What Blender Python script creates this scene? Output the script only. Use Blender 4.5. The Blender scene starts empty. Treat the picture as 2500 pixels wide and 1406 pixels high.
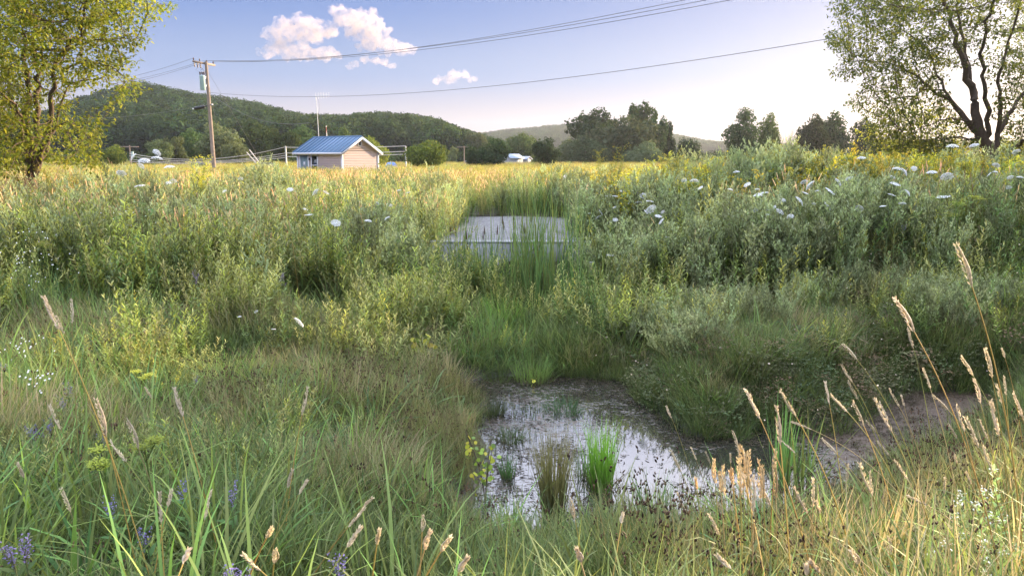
import bpy, math, random
import numpy as np
from mathutils import Vector, kdtree

R = math.radians
rng = np.random.default_rng(7)
random.seed(7)
SC = bpy.context.scene
COL = SC.collection

# ------------------------------------------------------------------ camera, sky, sun
CAMZ = 2.8
PITCH = R(10.0)
FPX = 1805.0
cam_d = bpy.data.cameras.new("camera"); cam = bpy.data.objects.new("camera", cam_d); COL.objects.link(cam)
cam_d.sensor_width = 36; cam_d.lens = 36 * FPX / 2500
cam_d.clip_start = 0.05; cam_d.clip_end = 20000
cam.location = (0, 0, CAMZ); cam.rotation_euler = (math.pi / 2 - PITCH, 0, 0)
SC.camera = cam

SUN_AZ, SUN_EL = R(53), R(12.5)
SKY_K = 0.285
HAZE = 0.00014
wd = bpy.data.worlds.new("World"); SC.world = wd; wd.use_nodes = True
nt = wd.node_tree; nt.nodes.clear()
sky = nt.nodes.new('ShaderNodeTexSky'); sky.sky_type = 'NISHITA'; sky.sun_disc = False
sky.sun_elevation = SUN_EL; sky.sun_rotation = SUN_AZ
sky.air_density = 1.0; sky.dust_density = 1.2; sky.ozone_density = 2.5; sky.altitude = 200
WN = nt.nodes; WL = nt.links
def wmath(op, a, b=None, c=None, clamp=False):
    n = WN.new('ShaderNodeMath'); n.operation = op; n.use_clamp = clamp
    for i, v in enumerate((a, b, c)):
        if v is None: continue
        if isinstance(v, (int, float)): n.inputs[i].default_value = v
        else: WL.new(v, n.inputs[i])
    return n.outputs[0]
wtc = WN.new('ShaderNodeTexCoord'); wsx = WN.new('ShaderNodeSeparateXYZ'); WL.new(wtc.outputs['Generated'], wsx.inputs[0])
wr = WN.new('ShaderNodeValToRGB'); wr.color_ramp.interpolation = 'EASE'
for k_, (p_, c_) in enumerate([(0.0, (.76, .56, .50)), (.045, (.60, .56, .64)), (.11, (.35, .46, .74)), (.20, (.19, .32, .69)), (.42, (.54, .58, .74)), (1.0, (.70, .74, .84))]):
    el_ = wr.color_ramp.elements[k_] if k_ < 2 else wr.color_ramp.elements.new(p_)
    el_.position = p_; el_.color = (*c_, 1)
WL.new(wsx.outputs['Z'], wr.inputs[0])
wdt = WN.new('ShaderNodeVectorMath'); wdt.operation = 'DOT_PRODUCT'; WL.new(wtc.outputs['Generated'], wdt.inputs[0])
wdt.inputs[1].default_value = (math.sin(R(46)) * math.cos(R(8)), math.cos(R(46)) * math.cos(R(8)), math.sin(R(8)))
wpos = wmath('MAXIMUM', wdt.outputs['Value'], 0.0)
wg = wmath('POWER', wpos, 6.0)
wgl = WN.new('ShaderNodeMix'); wgl.data_type = 'RGBA'; wgl.blend_type = 'ADD'; wgl.inputs[7].default_value = (.54, .40, .23, 1)
WL.new(wr.outputs[0], wgl.inputs[6]); WL.new(wg, wgl.inputs[0])
wb = wmath('POWER', wpos, 40.0); wgl2 = WN.new('ShaderNodeMix'); wgl2.data_type = 'RGBA'; wgl2.blend_type = 'ADD'; wgl2.inputs[7].default_value = (.8, .6, .35, 1)
WL.new(wgl.outputs[2], wgl2.inputs[6]); WL.new(wb, wgl2.inputs[0])
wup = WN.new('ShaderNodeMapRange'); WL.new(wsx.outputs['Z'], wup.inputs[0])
for i_, v_ in enumerate((.20, .5, 1.0, 4.5)): wup.inputs[i_ + 1].default_value = v_  # sky brightened above the frame as added fill light on shaded ground
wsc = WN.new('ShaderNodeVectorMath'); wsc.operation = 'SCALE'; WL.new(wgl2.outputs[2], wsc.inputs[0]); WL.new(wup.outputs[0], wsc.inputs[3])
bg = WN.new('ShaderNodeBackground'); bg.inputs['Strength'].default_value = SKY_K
bg2 = WN.new('ShaderNodeBackground'); bg2.inputs['Strength'].default_value = 0.0025
wadd = WN.new('ShaderNodeAddShader'); wo = WN.new('ShaderNodeOutputWorld')
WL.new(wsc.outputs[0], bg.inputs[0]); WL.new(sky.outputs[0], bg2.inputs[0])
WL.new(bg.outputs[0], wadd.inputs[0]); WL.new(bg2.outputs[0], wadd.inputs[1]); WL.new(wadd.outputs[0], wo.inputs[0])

sl = bpy.data.lights.new("sun", 'SUN'); sl.energy = 5.0; sl.angle = R(0.6); sl.color = (1.0, 0.76, 0.47)
so = bpy.data.objects.new("sun", sl); COL.objects.link(so)
SDIR = Vector((math.sin(SUN_AZ) * math.cos(SUN_EL), math.cos(SUN_AZ) * math.cos(SUN_EL), math.sin(SUN_EL)))
so.rotation_euler = SDIR.to_track_quat('Z', 'Y').to_euler()
so.location = (30, 30, 40)

SC.view_settings.view_transform = 'Standard'; SC.view_settings.look = 'None'
SC.view_settings.exposure = 1.75; SC.view_settings.gamma = 1.0; SC.view_settings.use_curve_mapping = False
SC.render.engine = 'CYCLES'
cy = SC.cycles
cy.use_denoising = True
try:
    cy.denoising_prefilter = 'ACCURATE'
except Exception: pass
cy.max_bounces = 6; cy.diffuse_bounces = 3; cy.glossy_bounces = 2; cy.transmission_bounces = 4
cy.volume_bounces = 0; cy.transparent_max_bounces = 4
cy.use_adaptive_sampling = True; cy.adaptive_threshold = 0.02
cy.caustics_reflective = False; cy.caustics_refractive = False
cy.sample_clamp_indirect = 4.0

# ------------------------------------------------------------------ picture <-> place
cp, sp = math.cos(PITCH), math.sin(PITCH)
def ray(px, py):
    u, v = px - 1250.0, 703.0 - py
    return np.array([u, FPX * cp + v * sp, -FPX * sp + v * cp])
def W(px, py, Y):                       # point on the sight line at ground distance Y
    d = ray(px, py); t = Y / d[1]
    return np.array([d[0] * t, Y, CAMZ + d[2] * t])
def proj(p):
    x, y, z = p[0], p[1], p[2] - CAMZ
    f = y * cp - z * sp; u = y * sp + z * cp
    return 1250 + FPX * x / f, 703 - FPX * u / f

# ------------------------------------------------------------------ terrain heights
S = 0.85
def onz(px, py, z=0.0):
    d = ray(px, py); t = (z - CAMZ) / d[2]
    return d[0] * t, d[1] * t
POND_PX = [(1120, 948), (1240, 930), (1400, 925), (1520, 935), (1560, 985), (1640, 1050), (1700, 1085), (1780, 1075), (1850, 1060), (1960, 1070),
           (2080, 1060), (2150, 1010), (2240, 960), (2420, 965), (2480, 1010), (2380, 1050), (2250, 1085), (2100, 1130), (2010, 1190), (1930, 1235), (1820, 1285),
           (1650, 1310), (1520, 1300), (1420, 1305), (1330, 1320), (1240, 1330), (1190, 1260), (1215, 1160), (1225, 1090), (1195, 1040), (1205, 985)]
POND = np.array([onz(*p) for p in POND_PX])
CTRL = np.array([
 (-6,0,1.95),(-3,0,1.95),(0,0,1.95),(3,0,1.95),(6,0,1.95),(-6,2,1.75),(-2,2,1.6),(0,2,1.55),(2,2,1.6),(6,2,1.7),
 (-4,3.5,1.35),(-2,3.5,1.15),(0,3.5,.95),(2,3.5,.85),(4,3.5,1.0),(-6,5,1.2),(-4,5,1.0),(-2,5,.8),(-.5,5,.5),(1,5,.35),(2.5,5,.38),(4,5,.55),(6,5,.85),
 (-1.4,6.8,.35),(-3,7,.6),(-5,7,.85),(-8,7,1.1),(3.6,6.2,.2),(5,7,.5),(8,7,.8),(-5,9,.75),(-3,9,.5),(-1.5,9,.3),(-8,10,.95),
 (-4,11,.7),(-2,11,.45),(-1,12,.2),(-12,10,1.2),(-3,13.6,.85),(-6,13.6,1.05),(-10,13.6,1.15),(-1.6,14.5,.6),(-4,17,1.25),(-8,18,1.3),(-2.6,17,1.15),
 (0.2,12,.12),(0.2,14,.22),(0.2,16,.3),(-.6,16.2,.5),(1.6,12,.2),(1.6,14,.35),(1.8,16.2,.5),(3,12.4,.55),(5,11.8,.6),(7,11.6,.65),(9,11.6,.8),(12,11,1.0),
 (8.4,9.5,.35),(10,8,.8),(3,14,1.0),(4,14.6,1.5),(6,14.2,1.75),(8.5,14,1.8),(12,13.5,1.8),(3.2,17,1.35),(4.5,18,1.95),(6.5,18,2.08),(9,18,1.92),(13,18,1.82),(18,18,1.8),
 (3.4,22,1.3),(6,23,1.9),(10,24,1.75),(16,26,1.7),(4,30,1.3),(10,32,1.45),(0,17.4,1.28),(1.5,17.4,1.28),(0,21,1.3),(0,26,1.3),(2,26,1.3),(-4,26,1.35),(-10,26,1.3),(-20,24,1.2),(-14,30,1.2),
 (0,35,1.25),(-20,40,1.15),(0,50,1.15),(20,45,1.3),(40,60,1.1),(-40,60,1.1),(0,75,.85),(-35,80,.85),(35,80,.85),(0,110,.6),(-60,120,.6),(60,120,.6),(0,200,.6),(-200,200,.6),(200,200,.6),(0,400,.6),(0,-20,1.9),(-30,0,1.7),(30,0,1.8)], float) * S

def poly_dist(x, y, P):
    """signed distance, negative inside"""
    x = np.asarray(x, float); y = np.asarray(y, float)
    d = np.full(x.shape, 1e9); ins = np.zeros(x.shape, bool)
    n = len(P)
    for i in range(n):
        ax, ay = P[i]; bx, by = P[(i + 1) % n]
        ex, ey = bx - ax, by - ay
        t = np.clip(((x - ax) * ex + (y - ay) * ey) / (ex * ex + ey * ey), 0, 1)
        d = np.minimum(d, np.hypot(x - ax - t * ex, y - ay - t * ey))
        c = ((ay > y) != (by > y)) & (x < (bx - ax) * (y - ay) / (by - ay + 1e-12) + ax)
        ins ^= c
    return np.where(ins, -d, d)

def vnoise(x, y, s, seed=0):
    """smooth value noise, numpy"""
    x = np.asarray(x, float) / s; y = np.asarray(y, float) / s
    xi = np.floor(x).astype(np.int64); yi = np.floor(y).astype(np.int64); fx = x - xi; fy = y - yi
    def h(a, b):
        n = (a * 374761393 + b * 668265263 + seed * 974711) & 0x7fffffff
        n = ((n ^ (n >> 13)) * 1274126177) & 0x7fffffff
        return ((n ^ (n >> 16)) & 0xffff) / 65535.0
    fx = fx * fx * (3 - 2 * fx); fy = fy * fy * (3 - 2 * fy)
    a = h(xi, yi) * (1 - fx) + h(xi + 1, yi) * fx
    b = h(xi, yi + 1) * (1 - fx) + h(xi + 1, yi + 1) * fx
    return a * (1 - fy) + b * fy

PAD = (-3.2, 4.2, 16.85 * S, 25.3 * S)      # gravel drive over the culvert
PADZ = 1.15
def height(x, y):
    x = np.atleast_1d(np.asarray(x, float)); y = np.atleast_1d(np.asarray(y, float))
    out = np.empty(x.shape)
    for s0 in range(0, x.size, 20000):
        xs = x.ravel()[s0:s0 + 20000]; ys = y.ravel()[s0:s0 + 20000]
        d2 = (xs[:, None] - CTRL[None, :, 0]) ** 2 + (ys[:, None] - CTRL[None, :, 1]) ** 2 + 0.15
        w = d2 ** -1.9
        z = (w * CTRL[None, :, 2]).sum(1) / w.sum(1)
        pd = poly_dist(xs, ys, POND)
        z = z + 0.10 * (vnoise(xs, ys, 1.1, 3) - .5) + 0.05 * (vnoise(xs, ys, .35, 4) - .5)
        k = np.clip((pd - 0.0) / 0.9, 0, 1); k = k * k * (3 - 2 * k)
        edge = np.clip(-pd / .6, 0, 1)
        z = np.where(pd < .9, (-0.03 - 0.16 * edge) * (1 - k) + np.maximum(z, .05) * k, z)
        inpad = (xs > PAD[0]) & (xs < PAD[1]) & (ys > PAD[2] - .05) & (ys < PAD[3])
        z = np.where(inpad, np.minimum(z, PADZ - .06), z)
        fr = (np.abs(xs - .3) < 1.9) & (ys > PAD[2] - .9) & (ys <= PAD[2] - .05)
        z = np.where(fr, np.minimum(z, .45), z)
        out.ravel()[s0:s0 + 20000] = z
    return out
def hz(x, y): return float(height([x], [y])[0])
def G(px, py, lift=0.0):
    """where the sight line through the pixel meets the ground (raised by lift)"""
    d = ray(px, py); d = d / d[1]
    ys = np.concatenate([np.arange(1.5, 40, .06), np.arange(40, 300, 1)])
    zs = CAMZ + d[2] * ys; h = height(d[0] * ys, ys) + lift
    i = int(np.argmax(zs <= h)) if (zs <= h).any() else len(ys) - 1
    return d[0] * ys[i], ys[i], h[i] - lift

# ------------------------------------------------------------------ mesh building
class MB:
    def __init__(s): s.v = []; s.f = []; s.c = []; s.m = []; s.n = 0
    def add(s, v, f, c, mat=0):
        v = np.asarray(v, float).reshape(-1, 3); k = len(v)
        c = np.asarray(c, float)
        if c.ndim == 1: c = np.tile(c, (k, 1))
        s.v.append(v); s.c.append(c[:, :3])
        f = np.asarray(f, np.int64) + s.n
        s.f.append(f); s.m.append(np.full(len(f), mat)); s.n += k
    def strips(s, P, side, Wd, C, mat=0):
        """P (n,k,3) centre lines, side (n,3) or (n,k,3), Wd (n,k) half widths, C (n,k,3) or (3,)"""
        n, k, _ = P.shape
        if side.ndim == 2: side = side[:, None, :]
        V = np.stack([P - side * Wd[..., None], P + side * Wd[..., None]], 2).reshape(-1, 3)
        C = np.asarray(C, float)
        C = np.broadcast_to(C if C.ndim == 3 else (C[:, None, :] if C.ndim == 2 else C[None, None, :]), (n, k, 3))
        CC = np.repeat(C[:, :, None, :], 2, 2).reshape(-1, 3)
        base = (np.arange(n)[:, None] * k + np.arange(k - 1)[None, :]) * 2
        F = np.stack([base, base + 1, base + 3, base + 2], -1).reshape(-1, 4)
        s.add(V, F, CC, mat)
    def tube(s, pts, rad, c, sides=5, mat=0, cap=False):
        pts = np.asarray(pts, float); k = len(pts); rad = np.broadcast_to(np.asarray(rad, float), (k,))
        T = np.gradient(pts, axis=0); T /= np.linalg.norm(T, axis=1, keepdims=True) + 1e-9
        ref = np.array([0, 0, 1.]) if abs(T[:, 2]).mean() < .8 else np.array([1., 0, 0])
        A = np.cross(T, ref); A /= np.linalg.norm(A, axis=1, keepdims=True) + 1e-9
        B = np.cross(T, A)
        a = np.arange(sides) * 2 * math.pi / sides
        V = pts[:, None, :] + rad[:, None, None] * (np.cos(a)[None, :, None] * A[:, None, :] + np.sin(a)[None, :, None] * B[:, None, :])
        i = np.arange(k - 1)[:, None] * sides; j = np.arange(sides)[None, :]; j2 = (j + 1) % sides
        F = np.stack([i + j, i + j2, i + sides + j2, i + sides + j], -1).reshape(-1, 4)
        c = np.asarray(c, float)
        if c.ndim == 2: c = np.repeat(c, sides, 0)
        s.add(V.reshape(-1, 3), F, c, mat)
        if cap:
            for r0, fl in ((0, 1), ((k - 1) * sides, 0)):
                base = s.n - k * sides if fl or True else 0
                ctr = pts[0] if r0 == 0 else pts[-1]
                vv = V.reshape(-1, 3)[r0:r0 + sides]
                cc = c[r0] if c.ndim == 2 else c
                s.add(np.vstack([vv, ctr]), [(q, (q + 1) % sides, sides, sides) for q in range(sides)], cc, mat)
    def box(s, c, h, col=(1, 1, 1), mat=0, M=None):
        v = np.array([(x, y, z) for x in (-1, 1) for y in (-1, 1) for z in (-1, 1)], float) * np.array(h) + np.array(c)
        if M is not None: v = v @ M.T
        f = [(0, 1, 3, 2), (4, 6, 7, 5), (0, 4, 5, 1), (2, 3, 7, 6), (0, 2, 6, 4), (1, 5, 7, 3)]
        s.add(v, f, col, mat)
    def mesh(s, name, mats, smooth=False):
        V = np.vstack(s.v); C = np.vstack(s.c); F = np.vstack([f if f.shape[1] == 4 else np.hstack([f, f[:, -1:]]) for f in s.f])
        mt = np.concatenate(s.m)
        me = bpy.data.meshes.new(name)
        tri = F[:, 2] == F[:, 3]
        cnt = np.where(tri, 3, 4)
        idx = F.ravel() if not tri.any() else np.concatenate([F[:, :3].ravel()[:0]] + [F.ravel()[~np.repeat(tri, 4) | (np.tile(np.arange(4), len(F)) < 3)]])
        me.vertices.add(len(V)); me.vertices.foreach_set("co", V.astype(np.float32).ravel())
        me.loops.add(len(idx)); me.loops.foreach_set("vertex_index", idx.astype(np.int32))
        me.polygons.add(len(F))
        st = np.concatenate([[0], np.cumsum(cnt)[:-1]])
        me.polygons.foreach_set("loop_start", st.astype(np.int32))
        me.polygons.foreach_set("loop_total", cnt.astype(np.int32))
        me.polygons.foreach_set("material_index", mt.astype(np.int32))
        if smooth: me.polygons.foreach_set("use_smooth", np.ones(len(F), bool))
        at = me.color_attributes.new("tint", 'FLOAT_COLOR', 'POINT')
        at.data.foreach_set("color", np.hstack([C, np.ones((len(C), 1))]).astype(np.float32).ravel())
        me.update(calc_edges=True)
        for m in (mats if isinstance(mats, (list, tuple)) else [mats]): me.materials.append(m)
        return me
    def obj(s, name, mats, parent=None, link=True, smooth=False, loc=None):
        o = bpy.data.objects.new(name, s.mesh(name, mats, smooth))
        if link: COL.objects.link(o)
        if parent: o.parent = parent
        if loc is not None: o.location = loc
        return o

def tag(o, label=None, cat=None, group=None, kind=None):
    if label: o["label"] = label
    if cat: o["category"] = cat
    if group: o["group"] = group
    if kind: o["kind"] = kind
    return o
def empty(name, loc, rz=0.0):
    o = bpy.data.objects.new(name, None); o.empty_display_size = .1; COL.objects.link(o)
    o.location = loc; o.rotation_euler = (0, 0, rz); return o
def copy_tree(o, parent=None):
    c = o.copy(); COL.objects.link(c)
    if parent: c.parent = parent
    for ch in list(o.children): copy_tree(ch, c)
    return c
def unit(v): v = np.asarray(v, float); return v / (np.linalg.norm(v, axis=-1, keepdims=True) + 1e-9)

# ------------------------------------------------------------------ materials
def new_mat(name):
    m = bpy.data.materials.new(name); m.use_nodes = True; n = m.node_tree
    b = n.nodes['Principled BSDF']; return m, n, b
def N(n, t, **k):
    x = n.nodes.new(t)
    for a, v in k.items(): setattr(x, a, v)
    return x
def veg_mat(name, trans=0.35, rough=.55, hue=.02, val=(.65, 1.35), spec=.35, warm=(1.15, 1.1, .7)):
    m, n, b = new_mat(name); L = n.links
    at = N(n, 'ShaderNodeAttribute', attribute_name='tint')
    oi = N(n, 'ShaderNodeObjectInfo')
    hs = N(n, 'ShaderNodeHueSaturation')
    mr = N(n, 'ShaderNodeMapRange'); mr.inputs[3].default_value = val[0]; mr.inputs[4].default_value = val[1]
    mh = N(n, 'ShaderNodeMapRange'); mh.inputs[3].default_value = .5 - hue; mh.inputs[4].default_value = .5 + hue
    fr = N(n, 'ShaderNodeMath', operation='FRACT'); mu = N(n, 'ShaderNodeMath', operation='MULTIPLY'); mu.inputs[1].default_value = 7.31
    L.new(oi.outputs['Random'], mr.inputs[0]); L.new(oi.outputs['Random'], mu.inputs[0]); L.new(mu.outputs[0], fr.inputs[0]); L.new(fr.outputs[0], mh.inputs[0])
    L.new(mh.outputs[0], hs.inputs['Hue']); L.new(mr.outputs[0], hs.inputs['Value']); L.new(at.outputs['Color'], hs.inputs['Color'])
    L.new(hs.outputs[0], b.inputs['Base Color'])
    b.inputs['Roughness'].default_value = rough; b.inputs['Specular IOR Level'].default_value = spec
    tr = N(n, 'ShaderNodeBsdfTranslucent'); mx = N(n, 'ShaderNodeMix', data_type='RGBA', blend_type='MULTIPLY')
    mx.inputs[0].default_value = 1; mx.inputs[7].default_value = (*warm, 1)
    L.new(hs.outputs[0], mx.inputs[6]); L.new(mx.outputs[2], tr.inputs[0])
    ms = N(n, 'ShaderNodeMixShader'); ms.inputs[0].default_value = trans
    out = n.nodes['Material Output']
    L.new(b.outputs[0], ms.inputs[1]); L.new(tr.outputs[0], ms.inputs[2]); L.new(ms.outputs[0], out.inputs[0])
    return m
def plain(name, col, rough=.6, metal=0.0, noise=0.0, scale=8.0, bump=0.0, spec=.5):
    m, n, b = new_mat(name); L = n.links
    b.inputs['Roughness'].default_value = rough; b.inputs['Metallic'].default_value = metal; b.inputs['Specular IOR Level'].default_value = spec
    b.inputs['Base Color'].default_value = (*col, 1)
    if noise or bump:
        tc = N(n, 'ShaderNodeTexCoord'); nz = N(n, 'ShaderNodeTexNoise'); nz.inputs['Scale'].default_value = scale; nz.inputs['Detail'].default_value = 6
        L.new(tc.outputs['Object'], nz.inputs['Vector'])
        if noise:
            cr = N(n, 'ShaderNodeMix', data_type='RGBA')
            cr.inputs[6].default_value = (*[c * (1 - noise) for c in col], 1); cr.inputs[7].default_value = (*[min(1, c * (1 + noise)) for c in col], 1)
            L.new(nz.outputs['Fac'], cr.inputs[0]); L.new(cr.outputs[2], b.inputs['Base Color'])
        if bump:
            bp = N(n, 'ShaderNodeBump'); bp.inputs['Strength'].default_value = bump; bp.inputs['Distance'].default_value = .02
            L.new(nz.outputs['Fac'], bp.inputs['Height']); L.new(bp.outputs[0], b.inputs['Normal'])
    return m
M_leaf = veg_mat("plant_leaf", trans=.42, val=(.95, 2.35), hue=.026, spec=.22)
M_tree = veg_mat("tree_leaf", trans=.5, val=(1.1, 1.3), hue=.01, spec=.25)
M_far = veg_mat("distant_foliage", trans=.35, rough=.8, spec=.08, val=(.6, 1.35), hue=.02)
M_straw = veg_mat("dry_straw", trans=.3, rough=.6, hue=.01, val=(.8, 1.2), warm=(1.1, 1, .8))
M_white = veg_mat("white_petal", trans=.35, rough=.7, hue=0.0, val=(.9, 1.05), warm=(1, 1, 1), spec=.2)
M_bark = plain("bark", (.12, .09, .072), rough=.9, noise=.45, scale=14, bump=.8, spec=.2)
M_metal = plain("galvanised_metal", (.45, .47, .5), rough=.45, metal=.6, noise=.15)
M_wood = plain("weathered_pole_wood", (.24, .19, .155), rough=.85, noise=.35, scale=5, bump=.4, spec=.2)
M_wire = plain("wire_metal", (.12, .12, .13), rough=.6)
M_dark = plain("black_plastic", (.015, .015, .017), rough=.5)

def ground_mat():
    m, n, b = new_mat("meadow_soil"); L = n.links
    tc = N(n, 'ShaderNodeTexCoord'); nz = N(n, 'ShaderNodeTexNoise'); nz.inputs['Scale'].default_value = 1.7; nz.inputs['Detail'].default_value = 8
    L.new(tc.outputs['Object'], nz.inputs['Vector'])
    cr = N(n, 'ShaderNodeValToRGB'); e = cr.color_ramp.elements
    e[0].position = .3; e[0].color = (.022, .018, .012, 1); e[1].position = .7; e[1].color = (.05, .055, .022, 1)
    L.new(nz.outputs['Fac'], cr.inputs[0])
    gm = N(n, 'ShaderNodeNewGeometry'); sx = N(n, 'ShaderNodeSeparateXYZ'); L.new(gm.outputs['Position'], sx.inputs[0])
    mr = N(n, 'ShaderNodeMapRange'); mr.inputs[1].default_value = .04; mr.inputs[2].default_value = .22; L.new(sx.outputs['Z'], mr.inputs[0])
    mx = N(n, 'ShaderNodeMix', data_type='RGBA'); mx.inputs[6].default_value = (.028, .024, .022, 1)
    L.new(mr.outputs[0], mx.inputs[0]); L.new(cr.outputs[0], mx.inputs[7])
    fy = N(n, 'ShaderNodeMapRange'); fy.inputs[1].default_value = 30; fy.inputs[2].default_value = 60; L.new(sx.outputs['Y'], fy.inputs[0])
    mf = N(n, 'ShaderNodeMix', data_type='RGBA'); mf.inputs[7].default_value = (.14, .13, .035, 1)
    L.new(fy.outputs[0], mf.inputs[0]); L.new(mx.outputs[2], mf.inputs[6])
    L.new(mf.outputs[2], b.inputs['Base Color'])
    r = N(n, 'ShaderNodeMapRange'); r.inputs[1].default_value = .02; r.inputs[2].default_value = .16; r.inputs[3].default_value = .28; r.inputs[4].default_value = .95
    L.new(sx.outputs['Z'], r.inputs[0]); L.new(r.outputs[0], b.inputs['Roughness'])
    bp = N(n, 'ShaderNodeBump'); bp.inputs['Strength'].default_value = .8; bp.inputs['Distance'].default_value = .05
    n2 = N(n, 'ShaderNodeTexNoise'); n2.inputs['Scale'].default_value = 14; n2.inputs['Detail'].default_value = 8
    L.new(tc.outputs['Object'], n2.inputs['Vector']); L.new(n2.outputs['Fac'], bp.inputs['Height']); L.new(bp.outputs[0], b.inputs['Normal'])
    return m

# ------------------------------------------------------------------ setting
def axis(lo, hi, step, far_lo, far_hi, g=1.18):
    a = list(np.arange(lo, hi, step)); s = step
    x = a[-1]
    while x < far_hi: s *= g; x += s; a.append(x)
    s = step; x = a[0]; pre = []
    while x > far_lo: s *= g; x -= s; pre.append(x)
    return np.array(pre[::-1] + a)
xs = axis(-11, 12, .11, -6000, 6000); ys = axis(-1, 24, .11, -300, 9000)
X, Y = np.meshgrid(xs, ys)
Z = height(X.ravel(), Y.ravel())
mb = MB(); nx = len(xs); ny = len(ys)
i = (np.arange(ny - 1)[:, None] * nx + np.arange(nx - 1)[None, :])
mb.add(np.stack([X.ravel(), Y.ravel(), Z], 1), np.stack([i, i + 1, i + nx + 1, i + nx], -1).reshape(-1, 4), (1, 1, 1))
ground = mb.obj("ground", ground_mat(), smooth=True)
tag(ground, "dark damp soil under the meadow and the muddy banks", kind="structure")

def water_mat():
    m, n, b = new_mat("still_pond_water"); L = n.links
    tc = N(n, 'ShaderNodeTexCoord')
    mp = N(n, 'ShaderNodeMapping'); mp.inputs['Scale'].default_value = (1.0, 1.6, 1); L.new(tc.outputs['Object'], mp.inputs[0])
    n1 = N(n, 'ShaderNodeTexNoise'); n1.inputs['Scale'].default_value = 1.3; n1.inputs['Detail'].default_value = 4
    n2 = N(n, 'ShaderNodeTexNoise'); n2.inputs['Scale'].default_value = 14; n2.inputs['Detail'].default_value = 9; n2.inputs['Roughness'].default_value = .72; n2.inputs['Distortion'].default_value = .6
    L.new(mp.outputs[0], n1.inputs['Vector']); L.new(mp.outputs[0], n2.inputs['Vector'])
    # open water towards the near right, scum and mud elsewhere
    gm = N(n, 'ShaderNodeVectorMath', operation='DISTANCE'); gm.inputs[1].default_value = (1.95, 6.15, 0); L.new(tc.outputs['Object'], gm.inputs[0])
    op = N(n, 'ShaderNodeMapRange'); op.inputs[1].default_value = .2; op.inputs[2].default_value = 1.5; op.inputs[3].default_value = -.11; op.inputs[4].default_value = .0; L.new(gm.outputs['Value'], op.inputs[0])
    a = N(n, 'ShaderNodeMath', operation='MULTIPLY_ADD'); a.inputs[1].default_value = .3; L.new(n1.outputs['Fac'], a.inputs[0])
    c = N(n, 'ShaderNodeMath', operation='MULTIPLY'); c.inputs[1].default_value = .7; L.new(n2.outputs['Fac'], c.inputs[0]); L.new(c.outputs[0], a.inputs[2])
    sxx = N(n, 'ShaderNodeSeparateXYZ'); L.new(tc.outputs['Object'], sxx.inputs[0])
    rm_ = N(n, 'ShaderNodeMapRange'); rm_.inputs[1].default_value = 2.4; rm_.inputs[2].default_value = 3.6; rm_.inputs[3].default_value = 0; rm_.inputs[4].default_value = .16; L.new(sxx.outputs['X'], rm_.inputs[0])
    ad0 = N(n, 'ShaderNodeMath', operation='ADD'); L.new(a.outputs[0], ad0.inputs[0]); L.new(op.outputs[0], ad0.inputs[1])
    ad = N(n, 'ShaderNodeMath', operation='ADD'); L.new(ad0.outputs[0], ad.inputs[0]); L.new(rm_.outputs[0], ad.inputs[1])
    cr = N(n, 'ShaderNodeMapRange'); cr.inputs[1].default_value = .525; cr.inputs[2].default_value = .585; L.new(ad.outputs[0], cr.inputs[0])
    mx = N(n, 'ShaderNodeMix', data_type='RGBA'); mx.inputs[6].default_value = (.018, .018, .018, 1); mx.inputs[7].default_value = (.065, .045, .034, 1)
    L.new(cr.outputs[0], mx.inputs[0]); L.new(mx.outputs[2], b.inputs['Base Color'])
    ro = N(n, 'ShaderNodeMapRange'); ro.inputs[3].default_value = .03; ro.inputs[4].default_value = .55; L.new(cr.outputs[0], ro.inputs[0]); L.new(ro.outputs[0], b.inputs['Roughness'])
    io = N(n, 'ShaderNodeMapRange'); io.inputs[3].default_value = 3.3; io.inputs[4].default_value = 1.45; L.new(cr.outputs[0], io.inputs[0]); L.new(io.outputs[0], b.inputs['IOR'])
    bp = N(n, 'ShaderNodeBump'); bp.inputs['Strength'].default_value = .25; bp.inputs['Distance'].default_value = .006
    L.new(cr.outputs[0], bp.inputs['Height']); L.new(bp.outputs[0], b.inputs['Normal'])
    return m
mb = MB()
wx = np.arange(-1.5, 8.5, .5); wy = np.arange(3.5, 10.5, .5); Xw, Yw = np.meshgrid(wx, wy); nxw = len(wx)
i = (np.arange(len(wy) - 1)[:, None] * nxw + np.arange(nxw - 1)[None, :])
mb.add(np.stack([Xw.ravel(), Yw.ravel(), 0 * Xw.ravel()], 1), np.stack([i, i + 1, i + nxw + 1, i + nxw], -1).reshape(-1, 4), (1, 1, 1))
tag(mb.obj("pond_water", water_mat()), "shallow scummy pond water reflecting the pale sky", kind="structure")

# gravel drive, concrete headwall
def gravel_mat():
    m, n, b = new_mat("grey_gravel"); L = n.links
    tc = N(n, 'ShaderNodeTexCoord'); v = N(n, 'ShaderNodeTexVoronoi'); v.inputs['Scale'].default_value = 26
    L.new(tc.outputs['Object'], v.inputs['Vector'])
    cr = N(n, 'ShaderNodeValToRGB'); e = cr.color_ramp.elements; e[0].color = (.07, .075, .085, 1); e[1].color = (.22, .22, .235, 1)
    sx = N(n, 'ShaderNodeSeparateXYZ'); L.new(v.outputs['Color'], sx.inputs[0]); L.new(sx.outputs[0], cr.inputs[0]); L.new(cr.outputs[0], b.inputs['Base Color'])
    b.inputs['Roughness'].default_value = .8
    bp = N(n, 'ShaderNodeBump'); bp.invert = True; bp.inputs['Distance'].default_value = .02; bp.inputs['Strength'].default_value = .9; L.new(v.outputs['Distance'], bp.inputs['Height']); L.new(bp.outputs[0], b.inputs['Normal'])
    return m
mb = MB()
gx = np.arange(PAD[0], PAD[1] + .01, .1); gy = np.linspace(PAD[2] + .18, PAD[3], 80); Xg, Yg = np.meshgrid(gx, gy); k = len(gx)
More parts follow.
